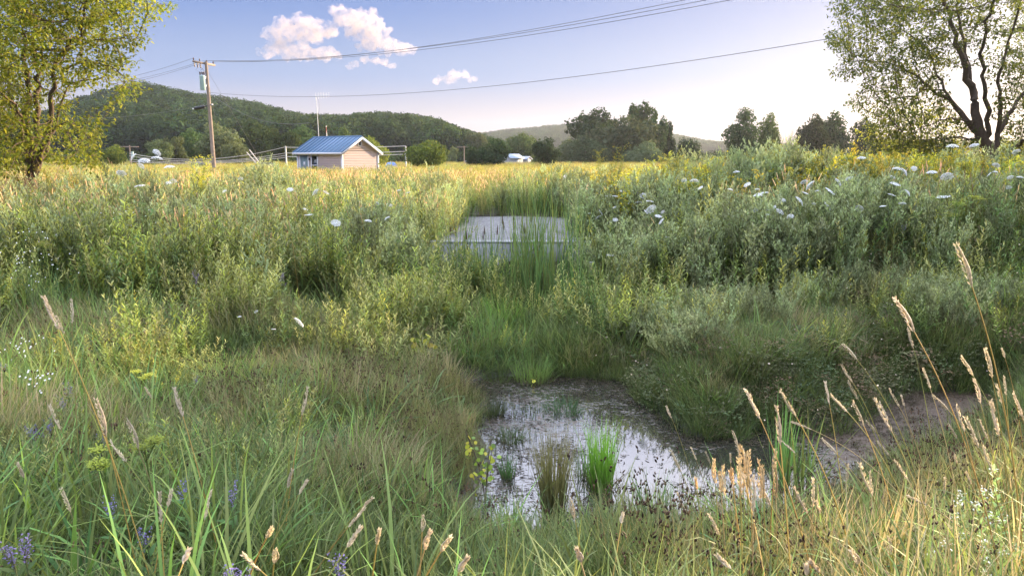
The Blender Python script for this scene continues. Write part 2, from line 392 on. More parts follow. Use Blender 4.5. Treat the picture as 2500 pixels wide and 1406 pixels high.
i = (np.arange(len(gy) - 1)[:, None] * k + np.arange(k - 1)[None, :])
zg = PADZ - .012 + .03 * (vnoise(Xg.ravel(), Yg.ravel(), .5, 9) - .5) - .02
mb.add(np.stack([Xg.ravel(), Yg.ravel(), zg], 1), np.stack([i, i + 1, i + k + 1, i + k], -1).reshape(-1, 4), (1, 1, 1))
tag(mb.obj("gravel_road", gravel_mat(), smooth=True), "grey gravel drive crossing over the culvert", kind="structure")
M_conc = plain("stained_concrete", (.19, .20, .215), rough=.85, noise=.5, scale=3, bump=.25)
hw = empty("culvert_headwall", (.3, PAD[2], .3))
tag(hw, "low grey concrete headwall holding the gravel drive above the culvert", "headwall")
mb = MB()
for (x0, x1, z0, z1) in [(-1.95, .0, -.25, .86), (.75, 2.6, -.25, .86), (.0, .75, .30, .86)]:
    mb.box(((x0 + x1) / 2, .09, (z0 + z1) / 2), ((x1 - x0) / 2, .09, (z1 - z0) / 2))
mb.obj("wall", M_conc, hw)
mb = MB(); mb.box((.325, .085, .86 + .02), (2.33, .094, .018)); mb.obj("coping", plain("pale_concrete", (.30, .31, .33), rough=.8, noise=.2, scale=7), hw)
mb = MB()
a = np.linspace(0, 2 * math.pi, 25)
for r_, y0 in ((.30, .0), (.26, .0)):
    pass
mb.tube([(.375, .20, .03), (.375, 2.2, .06)], .30, (1, 1, 1), sides=20); mb.obj("pipe", plain("rusty_culvert_steel", (.03, .022, .018), rough=.8), hw)

# ------------------------------------------------------------------ plant pieces (arrays)
def arc(base, az, th0, th1, h, k):
    """centre lines bending from th0 to th1 off vertical; arrays of n"""
    n = len(h); t = np.linspace(0, 1, k)
    th = th0[:, None] + (th1 - th0)[:, None] * t[None, :]
    dz = np.cos(th); dr = np.sin(th); ds = h[:, None] / (k - 1)
    z = np.concatenate([np.zeros((n, 1)), np.cumsum((dz[:, :-1] + dz[:, 1:]) / 2 * ds, 1)], 1)
    r = np.concatenate([np.zeros((n, 1)), np.cumsum((dr[:, :-1] + dr[:, 1:]) / 2 * ds, 1)], 1)
    return base[:, None, :] + np.stack([r * np.cos(az)[:, None], r * np.sin(az)[:, None], z], -1)
def U(a, b, n): return rng.uniform(a, b, n)
def blades(mb, n, rad, h, w, lean, bend, c0, c1, k=4, wind=None, mat=0, cj=.18, center=(0, 0)):
    a = U(0, 2 * math.pi, n); r = rad * np.sqrt(U(0, 1, n))
    base = np.stack([center[0] + r * np.cos(a), center[1] + r * np.sin(a), np.full(n, -.03)], 1)
    az = a + U(-1.2, 1.2, n)
    if wind is not None: az = wind + U(-.8, .8, n)
    hh = U(h[0], h[1], n); th0 = U(0, lean, n); th1 = th0 + U(bend[0], bend[1], n)
    P = arc(base, az, th0, th1, hh, k)
    tw = az + math.pi / 2 + U(-.9, .9, n)
    side = np.stack([np.cos(tw), np.sin(tw), np.zeros(n)], 1)
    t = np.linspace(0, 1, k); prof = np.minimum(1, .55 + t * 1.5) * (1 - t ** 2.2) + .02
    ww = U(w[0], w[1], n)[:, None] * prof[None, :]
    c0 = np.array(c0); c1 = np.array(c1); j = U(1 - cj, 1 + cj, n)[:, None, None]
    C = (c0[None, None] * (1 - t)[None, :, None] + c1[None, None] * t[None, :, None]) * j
    mb.strips(P, side, ww, C, mat)
    return P
def leaves_at(mb, pos, az, el, ln, wd, col, droop=.5, mat=0, cj=.2):
    """one pointed leaf strip at each pos; el = elevation angle"""
    n = len(pos); t = np.array([0, .35, .7, 1.])
    th = (math.pi / 2 - el)[:, None] + droop * t[None, :]
    ds = ln[:, None] / 3
    dz = np.cos(th) * ds; dr = np.sin(th) * ds
    z = np.concatenate([np.zeros((n, 1)), np.cumsum(dz[:, :-1], 1)], 1); r = np.concatenate([np.zeros((n, 1)), np.cumsum(dr[:, :-1], 1)], 1)
    P = pos[:, None, :] + np.stack([r * np.cos(az)[:, None], r * np.sin(az)[:, None], z], -1)
    tw = az + math.pi / 2; side = np.stack([np.cos(tw), np.sin(tw), U(-.5, .5, n)], 1)
    ww = wd[:, None] * np.array([.25, 1, .8, .03])[None, :]
    C = np.array(col)[None, :] * U(1 - cj, 1 + cj, n)[:, None]
    mb.strips(P, side, ww, C, mat)
def stem_line(mb, P, r, col, mat=0, sides=3):
    mb.tube(P, np.linspace(r, r * .5, len(P)), col, sides=sides, mat=mat)
def leafy_stem(mb, bx, by, h, az, lean, bend, nleaf, ln, wd, col, el=(.2, .9), stemc=(.09, .10, .04), start=.12, taper=.55, tipc=None, droop=.6, r=.004):
    P = arc(np.array([[bx, by, -.03]]), np.array([az]), np.array([lean]), np.array([lean + bend]), np.array([h]), 7)[0]
    stem_line(mb, P, r, stemc)
    t = np.linspace(start, 1, nleaf); ii = t * 6; lo = np.minimum(ii.astype(int), 5); fr = (ii - lo)[:, None]
    pos = P[lo] * (1 - fr) + P[lo + 1] * fr
    a = np.arange(nleaf) * 2.4 + random.random() * 6
    L_ = ln * (1 - taper * np.abs(t - .45) * 1.4) * U(.75, 1.2, nleaf)
    e = U(el[0], el[1], nleaf) + .4 * t
    c = np.array(col)[None, :] * np.ones((nleaf, 1))
    if tipc is not None: c = c * (1 - t[:, None] ** 2) + np.array(tipc)[None, :] * t[:, None] ** 2
    n = nleaf
    tt = np.array([0, .35, .7, 1.])
    th = (math.pi / 2 - e)[:, None] + droop * tt[None, :]; ds = L_[:, None] / 3
    z = np.concatenate([np.zeros((n, 1)), np.cumsum((np.cos(th) * ds)[:, :-1], 1)], 1); rr = np.concatenate([np.zeros((n, 1)), np.cumsum((np.sin(th) * ds)[:, :-1], 1)], 1)
    Q = pos[:, None, :] + np.stack([rr * np.cos(a)[:, None], rr * np.sin(a)[:, None], z], -1)
    tw = a + math.pi / 2; side = np.stack([np.cos(tw), np.sin(tw), U(-.4, .4, n)], 1)
    ww = (wd * L_ / ln)[:, None] * np.array([.25, 1, .8, .03])[None, :]
    mb.strips(Q, side, ww, c * U(.8, 1.2, n)[:, None])
    return P
def seed_head(mb, P, r, col, sides=6, rings=12, mat=0):
    """spindle panicle along polyline P (k,3)"""
    t = np.linspace(0, 1, rings); kk = len(P) - 1
    ii = t * kk; lo = np.minimum(ii.astype(int), kk - 1); fr = (ii - lo)[:, None]
    Q = P[lo] * (1 - fr) + P[lo + 1] * fr
    prof = np.sin(np.pi * np.clip(t * .93 + .05, 0, 1)) ** .6 * (1 - .35 * t) * (1 + rng.uniform(-.25, .25, rings))
    C = np.array(col)[None, :] * rng.uniform(.75, 1.2, (rings, 1))
    mb.tube(Q, np.maximum(r * prof, .0006), C, sides=sides, mat=mat)

# ---- stuff scatter through geometry nodes
def scatter(name, protos, pts, scl, label, cat, tilt=.12):
    c = bpy.data.collections.new(name + "_kinds")
    for p in protos: c.objects.link(p)
    n = len(pts); me = bpy.data.meshes.new(name)
    me.vertices.add(n); me.vertices.foreach_set("co", np.asarray(pts, np.float32).ravel())
    rot = np.stack([rng.normal(0, tilt, n), rng.normal(0, tilt, n), U(0, 2 * math.pi, n)], 1)
    a = me.attributes.new("rot", 'FLOAT_VECTOR', 'POINT'); a.data.foreach_set("vector", rot.astype(np.float32).ravel())
    a = me.attributes.new("scl", 'FLOAT', 'POINT'); a.data.foreach_set("value", np.asarray(scl, np.float32))
    a = me.attributes.new("idx", 'INT', 'POINT'); a.data.foreach_set("value", rng.integers(0, len(protos), n).astype(np.int32))
    o = bpy.data.objects.new(name, me); COL.objects.link(o)
    g = bpy.data.node_groups.new(name + "_scatter", 'GeometryNodeTree')
    g.interface.new_socket("Geometry", in_out='INPUT', socket_type='NodeSocketGeometry')
    g.interface.new_socket("Geometry", in_out='OUTPUT', socket_type='NodeSocketGeometry')
    gi = g.nodes.new('NodeGroupInput'); go = g.nodes.new('NodeGroupOutput')
    ci = g.nodes.new('GeometryNodeCollectionInfo'); ci.inputs['Collection'].default_value = c
    ci.inputs['Separate Children'].default_value = True; ci.inputs['Reset Children'].default_value = True
    ip = g.nodes.new('GeometryNodeInstanceOnPoints'); ip.inputs['Pick Instance'].default_value = True
    def na(nm, t):
        x = g.nodes.new('GeometryNodeInputNamedAttribute'); x.data_type = t; x.inputs['Name'].default_value = nm; return x.outputs['Attribute']
    er = g.nodes.new('FunctionNodeEulerToRotation')
    g.links.new(na("rot", 'FLOAT_VECTOR'), er.inputs[0]); g.links.new(er.outputs[0], ip.inputs['Rotation'])
    g.links.new(na("scl", 'FLOAT'), ip.inputs['Scale']); g.links.new(na("idx", 'INT'), ip.inputs['Instance Index'])
    g.links.new(gi.outputs[0], ip.inputs['Points']); g.links.new(ci.outputs[0], ip.inputs['Instance']); g.links.new(ip.outputs[0], go.inputs[0])
    md = o.modifiers.new("scatter", 'NODES'); md.node_group = g
    tag(o, label, cat, kind="stuff")
    return o

def sector(n, y0, y1, b0=-.80, b1=.80):
    """uniform random ground points inside the view wedge, y0..y1 metres ahead"""
    y = np.sqrt(U(y0 * y0, y1 * y1, n)); b = U(b0, b1, n); return b * (y + .6), y
def keep(x, y, mask): return x[mask], y[mask]
def zone(x, y):
    pd = poly_dist(x, y, POND)
    pad = (x > PAD[0]) & (x < PAD[1]) & (y > PAD[2] - .1) & (y < PAD[3])
    # the drive is only open in the middle; weeds close over its ends
    lx = np.where(y < 16, -1.3, -1.2) + (vnoise(x * 0, y, 1.3, 5) - .5) * .6 - np.clip((y - 17.5) * .1, 0, 1)
    rx = .95 + (y - 14) * .08 + (vnoise(x * 0, y, 1.1, 6) - .5) * .7
    far = PAD[3] - .2 - 1.3 * np.clip((-.9 - x) / 1.0, 0, 1) - 1.0 * np.clip((x - .9) / 1, 0, 1) + (vnoise(x, y * 0, .5, 11) - .5) * .5
    openpad = pad & (x > lx) & (x < rx) & (y < far)
    return pd, openpad
def put(x, y, ok):
    x, y = x[ok], y[ok]; return np.stack([x, y, height(x, y)], 1)

# ------------------------------------------------------------------ plant kinds
GREEN = (.070, .098, .038); LUSH = (.125, .165, .055); DEEP = (.045, .068, .026); SEDGE = (.17, .145, .075); OLIVE = (.10, .115, .04)
STRAW = (.64, .56, .42); SILV = (.20, .235, .13); YEL = (.36, .31, .035); BRN = (.085, .055, .035)
def proto(name, fn, k, mat=None):
    out = []
    for i in range(k):
        mb = MB(); fn(mb, i); out.append(mb.obj("%s.%03d" % (name, i), mat or M_leaf, link=False))
    return out
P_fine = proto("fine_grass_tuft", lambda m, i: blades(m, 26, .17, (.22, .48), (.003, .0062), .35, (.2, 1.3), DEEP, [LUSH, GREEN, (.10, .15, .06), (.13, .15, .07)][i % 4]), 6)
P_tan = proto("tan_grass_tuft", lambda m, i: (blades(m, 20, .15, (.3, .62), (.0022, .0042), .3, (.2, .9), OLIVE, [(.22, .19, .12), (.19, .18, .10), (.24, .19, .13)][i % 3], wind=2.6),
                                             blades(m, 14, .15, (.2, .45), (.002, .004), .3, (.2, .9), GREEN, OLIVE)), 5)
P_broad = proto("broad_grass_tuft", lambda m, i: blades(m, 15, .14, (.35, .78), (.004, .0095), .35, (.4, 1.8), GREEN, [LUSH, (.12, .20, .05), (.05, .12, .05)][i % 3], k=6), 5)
def sedge(m, i):
    P = blades(m, 20, .2, (.3, .62), (.0018, .0032), .3, (.1, .7), OLIVE, [(.17, .15, .085), (.14, .15, .07)][i % 2], wind=2.4)
    blades(m, 18, .18, (.2, .4), (.002, .0035), .3, (.2, 1), GREEN, (.11, .15, .05))
    for q in range(9):
        for s_ in range(3):
            p = P[q, -1] + rng.normal(0, .008, 3)
            seed_head(m, np.array([p, p + rng.normal(0, .3, 3) * .02 + (0, 0, .014)]), .0055, BRN if s_ else (.03, .018, .015), sides=4, rings=4)
P_sedge = proto("dark_headed_sedge", sedge, 5)
def clover(m, i):
    n = 90; r = .2 * np.sqrt(U(0, 1, n)); a = U(0, 6.3, n)
    h = U(.03, .24, n)
    pos = np.stack([r * np.cos(a), r * np.sin(a), h], 1)
    for q in range(3):
        az = U(0, 6.3, n) ; leaves_at(m, pos, az, U(-.1, .6, n), U(.015, .032, n), U(.004, .008, n), [(.085, .095, .05), (.115, .085, .055), (.06, .085, .04), (.095, .10, .055)][i % 4], droop=.3)
    for q in range(14):
        p = pos[q]; m.tube([(p[0], p[1], 0), p], .0013, (.10, .09, .05), sides=3)
    if i % 3 == 0:
        for q in range(1):
            p = pos[q + 20] + (0, 0, .05)
            seed_head(m, np.array([p, p + (0, 0, .018)]), .011, (.62, .55, .55), sides=6, rings=5)
            m.tube([(p[0], p[1], 0), p], .0012, (.10, .12, .05), sides=3)
P_clover = proto("clover_patch", clover, 7)
def forb(m, i):
    for q in range(4):
        a = random.random() * 6.3; r = .16 * random.random() ** .5
        leafy_stem(m, r * math.cos(a), r * math.sin(a), random.uniform(.6, 1.15), a, random.uniform(0, .2), random.uniform(-.05, .3), 40, random.uniform(.09, .15), random.uniform(.009, .015),
                   [(.088, .128, .042), (.065, .11, .042), (.115, .145, .042)][i % 3], tipc=[(.26, .275, .055), (.16, .20, .06), (.27, .27, .11)][i % 3])  # upper leaves tinted brighter, putting sunlit tips into the colour
P_forb = proto("leafy_goldenrod", forb, 6)
def silver(m, i):
    for q in range(4):
        a = random.random() * 6.3; r = .12 * random.random() ** .5; h = random.uniform(.7, 1.15)
        P = leafy_stem(m, r * math.cos(a), r * math.sin(a), h, a, random.uniform(0, .15), random.uniform(0, .2), 22, .05, .006, (.08, .12, .06), tipc=SILV)
        for b in range(9):
            p = P[3 + b % 4]; f = random.random(); p = P[3 + b % 3] * (1 - f) + P[4 + b % 3] * f
            ln = random.uniform(.12, .28); aa = random.random() * 6.3
            B = arc(p[None], np.array([aa]), np.array([.9]), np.array([.25]), np.array([ln]), 4)[0]
            m.tube(B, .0018, (.11, .12, .07), sides=3)
            n = 14; f = U(.1, 1, n); pos = B[np.minimum((f * 3).astype(int), 2)] + (B[1:][np.minimum((f * 3).astype(int), 2)] - B[np.minimum((f * 3).astype(int), 2)]) * ((f * 3) % 1)[:, None]
            leaves_at(m, pos, U(0, 6.3, n), U(.6, 1.3, n), U(.03, .065, n), U(.005, .009, n), np.array(SILV) * random.uniform(.8, 1.25), droop=.1)
P_silver = proto("silvery_willowherb", silver, 6)
def golden(m, i):
    for q in range(4):
        a = random.random() * 6.3; r = .15 * random.random() ** .5
        P = leafy_stem(m, r * math.cos(a), r * math.sin(a), random.uniform(.85, 1.3), a, random.uniform(0, .15), random.uniform(0, .2), 40, .08, .007, (.08, .13, .03))
        for b in range(12):
            p = P[-1] - (P[-1] - P[-3]) * random.random()
            B = arc(p[None], np.array([random.random() * 6.3]), np.array([.7]), np.array([1.4]), np.array([random.uniform(.06, .16)]), 4)[0]
            m.tube(B, .002, (.12, .14, .03), sides=3)
            n = 12; pos = B[rng.integers(1, 4, n)] + rng.normal(0, .008, (n, 3))
            leaves_at(m, pos, U(0, 6.3, n), U(-.2, 1.2, n), U(.018, .035, n), U(.005, .010, n), YEL if (b + i) % 3 else (.16, .2, .04), droop=.2)
P_golden = proto("yellow_goldenrod", golden, 5)
def reedgrass(m, i):
    n = 5
    for q in range(n):
        h = random.uniform(.8, 1.25); az = random.gauss(2.9, .6); a = random.random() * 6.3; r = .12 * random.random()
        P = arc(np.array([[r * math.cos(a), r * math.sin(a), 0]]), np.array([az]), np.array([.05]), np.array([random.uniform(.15, .55)]), np.array([h]), 8)[0]
        m.tube(P[:7], .0028, (.26, .22, .09), sides=3)
        seed_head(m, P[6:], .0072, (.48, .36, .24), sides=4, rings=6)
    blades(m, 8, .13, (.4, .8), (.005, .009), .3, (.3, 1.2), GREEN, (.14, .18, .05))
P_reed = proto("reed_grass_clump", reedgrass, 5)
def farclump(m, i):
    c = [(.20, .19, .045), (.26, .20, .07), (.15, .19, .05), (.28, .24, .045), (.20, .15, .08)][i % 5]
    blades(m, 46, .55, (.5, 1.2), (.006, .014), .3, (.1, .8), OLIVE, c, k=3)
    n = 110; r = .5 * np.sqrt(U(0, 1, n)); a = U(0, 6.3, n); pos = np.stack([r * np.cos(a), r * np.sin(a), U(.5, 1.15, n)], 1)
    leaves_at(m, pos, U(0, 6.3, n), U(-.2, 1.2, n), U(.05, .11, n), U(.01, .02, n), c, cj=.35)
P_far = proto("meadow_clump", farclump, 6)
def dead(m, i):
    for q in range(9):
        a = random.random() * 6.3; P = arc(np.array([[.15 * math.cos(a), .15 * math.sin(a), 0]]), np.array([a]), np.array([.05]), np.array([.5]), np.array([random.uniform(.8, 1.7)]), 6)[0]
        m.tube(P, np.linspace(.006, .002, 6), (.27, .2, .13), sides=3)
        for b in range(7):
            p = P[2 + b % 4]; B = arc(p[None], np.array([random.random() * 6.3]), np.array([.6]), np.array([.2]), np.array([.2]), 3)[0]; m.tube(B, .002, (.3, .22, .15), sides=3)

# ------------------------------------------------------------------ ground cover, zone by zone
def big(n, y0, y1, f, b0=-1.02, b1=1.02):
    x, y = sector(int(n * 1.27), y0, y1, b0, b1); pd, op = zone(x, y); ok = f(x, y, pd) & ~op; return put(x, y, ok)
vn = vnoise
side = big(5000, .6, 5, lambda x, y, pd: (np.abs(x) > .85 * (y + .6)) & (pd > .2), -3, 3)
pts = np.vstack([side, big(15000, 1.7, 12.5, lambda x, y, pd: (pd > .12 + .25 * vn(x, y, .4, 21)) & (rng.random(len(x)) < np.clip(vn(x, y, .55, 22) * 2.3 - .25, .12, 1) * np.where((x < -1.2) & (y > 9.6), .35, np.where((x > 1.5) & (y > 7.5) & (y < 10.2), .75, .9)))),
                 big(3500, 11, 21, lambda x, y, pd: ((np.abs(x - .3) < 2.2) | (rng.random(len(x)) < .25)) & (rng.random(len(x)) < np.clip(vn(x, y, .6, 23) * 2.4 - .4, .05, 1))), big(12000, 6.8, 11, lambda x, y, pd: (x > .2) & (pd > .06) & (pd < 2.2) & (rng.random(len(x)) < np.where(pd < .7, 1, .55)))])
def uneven(p, s=.9, k=31): return .62 + .72 * vnoise(p[:, 0], p[:, 1], s, k)
def near_water(p): return np.clip(.35 + .6 * poly_dist(p[:, 0], p[:, 1], POND), .35, 1) ** np.where((p[:, 0] > -.9) & (p[:, 1] < 7), 1, .35)
scatter("fine_grass", P_fine, pts, U(.6, 1.15, len(pts)) * near_water(pts) * uneven(pts, .7, 101), "fine green grass covering the banks all round the pond", "grass")
pts = big(4600, 1.7, 9.6, lambda x, y, pd: (pd > .25) & (vn(x, y, .5, 33) > .3) & (vn(x, y, 1.6, 31) + .35 * np.exp(-((x + 1.6) ** 2 + (y - 5.6) ** 2) / 5) + .2 * (x > 1) * (y < 5) > .62) & ~((x > 1.5) & (y > 8)))
pts = np.vstack([pts, big(2600, 7.5, 11.5, lambda x, y, pd: (x > 1.3) & (pd > .4) & (vn(x, y, .8, 35) > .52)), big(900, 9.4, 12, lambda x, y, pd: (x < -.5) & (pd > .4) & (vn(x, y, .7, 36) > .6))])
scatter("tan_grass", P_tan, pts, U(.7, 1.1, len(pts)) * near_water(pts) * uneven(pts, .8, 102), "tan wispy bent grass in drifts left of the pond and at the near edge", "grass")
pts = big(6200, 1.8, 13, lambda x, y, pd: (pd > .3) & (rng.random(len(x)) < np.where(x < -1.6, .75, np.where((y > 8.5) & (x < 1.6), .95, .28)) * np.clip(vn(x, y, 1.1, 41) * 1.8 - .3, 0, 1)))
scatter("broad_grass", P_broad, pts, U(.6, 1.1, len(pts)) * near_water(pts), "coarse broad bladed grass, thickest at the lower left", "grass")
pts = big(6500, 2.0, 9.8, lambda x, y, pd: (pd > .1) & (rng.random(len(x)) < np.where((x > -2.6) & (x < 0) & (y > 5.2), .9, np.where((x > .6) & (y < 6.6), .5, .08)) * (vn(x, y, .8, 51) > .38)))
scatter("dark_headed_sedge", P_sedge, pts, U(.7, 1.05, len(pts)) * near_water(pts) * uneven(pts, .8, 103), "brownish sedge with tiny dark seed heads by the left and near shores", "sedge")
pts = big(6500, 7, 12.2, lambda x, y, pd: (pd > .15) & (x > 1.0) & (rng.random(len(x)) < .34) | (pd > .3) & (x < -1.2) & (y > 7) & (vn(x, y, 1, 61) > .68))
scatter("clover_patch", P_clover, pts, U(.8, 1.3, len(pts)), "low brownish clover with small white flower heads on the right slope", "clover")
tallz = lambda x, y: (((x < -1.1) & (y > 10.7 - .6 * np.clip(-x - 2, 0, 3) + 2.9 * (vn(x, y * .3, .55, 71) - .4))) | ((x > 1.25 + .35 * (y < 12.5)) & (y > 11.0 - .25 * (x > 5) + 1.8 * (vn(x, y * .3, .5, 72) - .3))) | (y > 21)) & ~((np.abs(x + .1) < 1.15) & (y < 21.6))
pts = np.vstack([big(9000, 9.5, 22, lambda x, y, pd: tallz(x, y) & (rng.random(len(x)) < np.where(x < 0, .62, .22) * np.clip(vn(x, y, .75, 74) * 2.6 - .35, .1, 1.3))), big(4200, 22, 36, lambda x, y, pd: tallz(x, y)),
                 big(900, 2.2, 5, lambda x, y, pd: (x < -1.4) & (vn(x, y, .7, 81) > .55)), big(6000, 5, 11.2, lambda x, y, pd: (x < -.9 - .12 * (10 - y)) & (pd > .8) & (vn(x, y, .7, 82) > .60 - .035 * (y - 5))), big(1300, 8, 12, lambda x, y, pd: (x > 1.5) & (pd > .5) & (vn(x, y, .7, 83) > .60 - .05 * (y - 9))), big(2400, 8.2, 12.5, lambda x, y, pd: (np.abs(x - .1) < 1.6) & (pd > .4) & (vn(x, y, .5, 84) > .55))])
scatter("leafy_goldenrod", P_forb, pts, U(.65, 1.15, len(pts)) * np.minimum(uneven(pts, 1.0, 104), np.where(pts[:, 0] > 1.8, 1.02, 2)) * np.where(pts[:, 1] < 5, .5, np.where(tallz(pts[:, 0], pts[:, 1]), 1, np.clip(.42 + .085 * (pts[:, 1] - 5), .4, .9))), "leafy yellow green goldenrod filling the tall meadow on the left", "goldenrod")
pts = np.vstack([big(9000, 9.5, 22, lambda x, y, pd: tallz(x, y) & (rng.random(len(x)) < np.where(x > 0, np.where(y > 15.5, .35, .66), .22) * np.clip(vn(x, y, .7, 75) * 2.4 - .2, .1, 1.3))), big(3500, 22, 34, lambda x, y, pd: tallz(x, y) & (x > 0)), big(2600, 8.4, 12, lambda x, y, pd: (x > 1.4) & (pd > .5) & (vn(x, y, .7, 86) > .62 - .05 * (y - 9)))])
scatter("silvery_willowherb", P_silver, pts, U(.75, 1.15, len(pts)) * (.1 + .92 * uneven(pts, 1.2, 105)) * np.where(tallz(pts[:, 0], pts[:, 1]), 1, .55), "silvery green willowherb crowding the right bank", "willowherb")
pts = np.vstack([big(5200, 13.5, 24, lambda x, y, pd: (x > 2.0) & (vn(x, y, 2.2, 91) > .3)), big(3200, 24, 38, lambda x, y, pd: x > 1)])
scatter("yellow_goldenrod", P_golden, pts, U(.8, 1.12, len(pts)), "yellow topped goldenrod along the crest of the right bank", "goldenrod")
pts = np.vstack([big(2600, 11.2, 24, lambda x, y, pd: tallz(x, y) & (rng.random(len(x)) < np.where(x < -1.5, .7, .3)) & (vn(x, y, 1.5, 95) > .42)), big(2500, 24, 40, lambda x, y, pd: x < 30)])
scatter("reed_grass_clump", P_reed, pts, U(.8, 1.1, len(pts)), "tall straw coloured reed grass among the meadow plants", "grass")
pts = np.vstack([big(9000, 32, 75, lambda x, y, pd: y > 0), big(9000, 75, 150, lambda x, y, pd: y > 0), big(9000, 150, 330, lambda x, y, pd: y > 0)])
scatter("meadow_field", P_far, pts, U(.7, 1.1, len(pts)) * np.where(pts[:, 1] > 75, 1.15, 1), "golden green open field stretching back to the trees", "meadow")

# ------------------------------------------------------------------ trees
def branch_mesh(mb, pos, par, rad):
    n = len(pos); kids = [[] for _ in range(n)]
    for i_, p in enumerate(par):
        if p >= 0: kids[p].append(i_)
    starts = [i_ for i_ in range(n) if par[i_] < 0]; stack = [(s_, -1) for s_ in starts]
    while stack:
        i_, p = stack.pop(); chain = ([p] if p >= 0 else []) + [i_]
        while kids[i_]:
            ks = sorted(kids[i_], key=lambda q: -rad[q])
            for q in ks[1:]: stack.append((q, i_))
            i_ = ks[0]; chain.append(i_)
        if len(chain) < 2: continue
        P = pos[chain]; r = rad[chain].copy()
        if p >= 0: r[0] = r[1]
        mb.tube(P, r, (1, 1, 1), sides=8 if r.max() > .06 else (5 if r.max() > .02 else 3))
def grow(base_limbs, blobs, n_att, step=.35, kill=.5, reach=3.2, iters=90, seed=1, tip=.006, droop=0.0):
    g = np.random.default_rng(seed); pos = []; par = []; minr = []
    for L_, r0, r1, parent_xyz in base_limbs:
        L_ = np.array(L_, float); prev = -1
        if parent_xyz is not None:
            d = [np.sum((np.array(q) - L_[0]) ** 2) for q in pos]; prev = int(np.argmin(d))
        seg = np.linalg.norm(np.diff(L_, axis=0), axis=1); tot = seg.sum(); cum = np.concatenate([[0], np.cumsum(seg)])
        m = max(2, int(tot / step)); ts = np.linspace(0, tot, m + 1)
        Q = np.stack([np.interp(ts, cum, L_[:, c]) for c in range(3)], 1)
        Q[1:-1] += g.normal(0, .035, (m - 1, 3))
        for k_, q in enumerate(Q):
            if k_ == 0 and prev >= 0: continue
            pos.append(q); par.append(prev); minr.append(r1 + (r0 - r1) * (1 - k_ / m) ** 1.7); prev = len(pos) - 1
    A = []
    wts = np.array([b[1] ** 2 * (b[2] if len(b) > 2 else 1) for b in blobs]); wts = wts / wts.sum()
    for b, w in zip(blobs, wts):
        k_ = max(3, int(n_att * w)); v = unit(g.normal(0, 1, (k_, 3))) * (g.uniform(0, 1, (k_, 1)) ** (1 / 2.2))
        A.append(np.array(b[0]) + v * b[1] * np.array([1, 1.15, .9]))
    A = np.vstack(A); alive = np.ones(len(A), bool)
    for it in range(iters):
        kd = kdtree.KDTree(len(pos))
        for i_, p in enumerate(pos): kd.insert(p, i_)
        kd.balance(); acc = {}
        for a in np.nonzero(alive)[0]:
            co, i_, d = kd.find(A[a])
            if d < kill: alive[a] = False; continue
            if d < reach or it < 14: acc.setdefault(i_, []).append((A[a] - np.array(co)) / d)
        if not acc: break
        for i_, vs in acc.items():
            d = np.mean(vs, 0) + g.normal(0, .18, 3); d[2] -= droop; d = d / (np.linalg.norm(d) + 1e-9)
            pos.append(np.array(pos[i_]) + d * step); par.append(i_); minr.append(0)
    pos = np.array(pos); n = len(pos); r = np.zeros(n); minr = np.array(minr); leaf = np.ones(n, bool)
    acc = np.zeros(n)
    for i_ in range(n - 1, -1, -1):
        r[i_] = max((acc[i_]) ** (1 / 2.25) if acc[i_] > 0 else tip, tip, minr[i_])
        if par[i_] >= 0: acc[par[i_]] += min(r[i_], .25) ** 2.25; leaf[par[i_]] = False
    # the drawn limbs keep their own thickness
    r = np.where(minr > 0, np.maximum(minr, np.minimum(r, minr * 1.1)), np.minimum(r, .09))
    return pos, np.array(par), r, leaf
def tree_leaves(mb, P, rr, per, ln, cols, seed, spread=.22, thin=.03):
    g = np.random.default_rng(seed); idx = np.nonzero(rr < thin)[0]
    idx = np.repeat(idx, per); n = len(idx)
    v = g.normal(0, 1, (n, 3)); v[:, 2] *= .6
    pos = P[idx] + unit(v) * g.uniform(.05, spread, (n, 1)); pos[:, 2] -= g.uniform(0, .12, n)
    az = g.uniform(0, 6.3, n); el = g.uniform(-1.3, .5, n); L_ = ln * g.uniform(.65, 1.2, n)
    d = np.stack([np.cos(az) * np.cos(el), np.sin(az) * np.cos(el), np.sin(el)], 1)
    s_ = np.stack([-np.sin(az), np.cos(az), g.uniform(-.6, .6, n)], 1); s_ = unit(s_)
    nn = np.cross(d, s_)
    c = np.array(cols)[g.integers(0, len(cols), n)] * g.uniform(.8, 1.2, (n, 1)) * (.62 + .76 * vnoise(P[idx, 0] + P[idx, 1] * .7, P[idx, 2], .9, seed))[:, None]  # noise darkens whole leaf clusters, putting crown shadows into the tint
    tipp = pos + d * L_[:, None]; mid = pos + d * (L_ * .45)[:, None]; w = (L_ * .27)[:, None]
    V = np.stack([pos, mid + s_ * w + nn * w * .3, tipp, mid - s_ * w + nn * w * .3], 1).reshape(-1, 3)
    b = np.arange(n)[:, None] * 4
    mb.add(V, b + np.array([[0, 1, 2, 3]]), np.repeat(c, 4, 0))
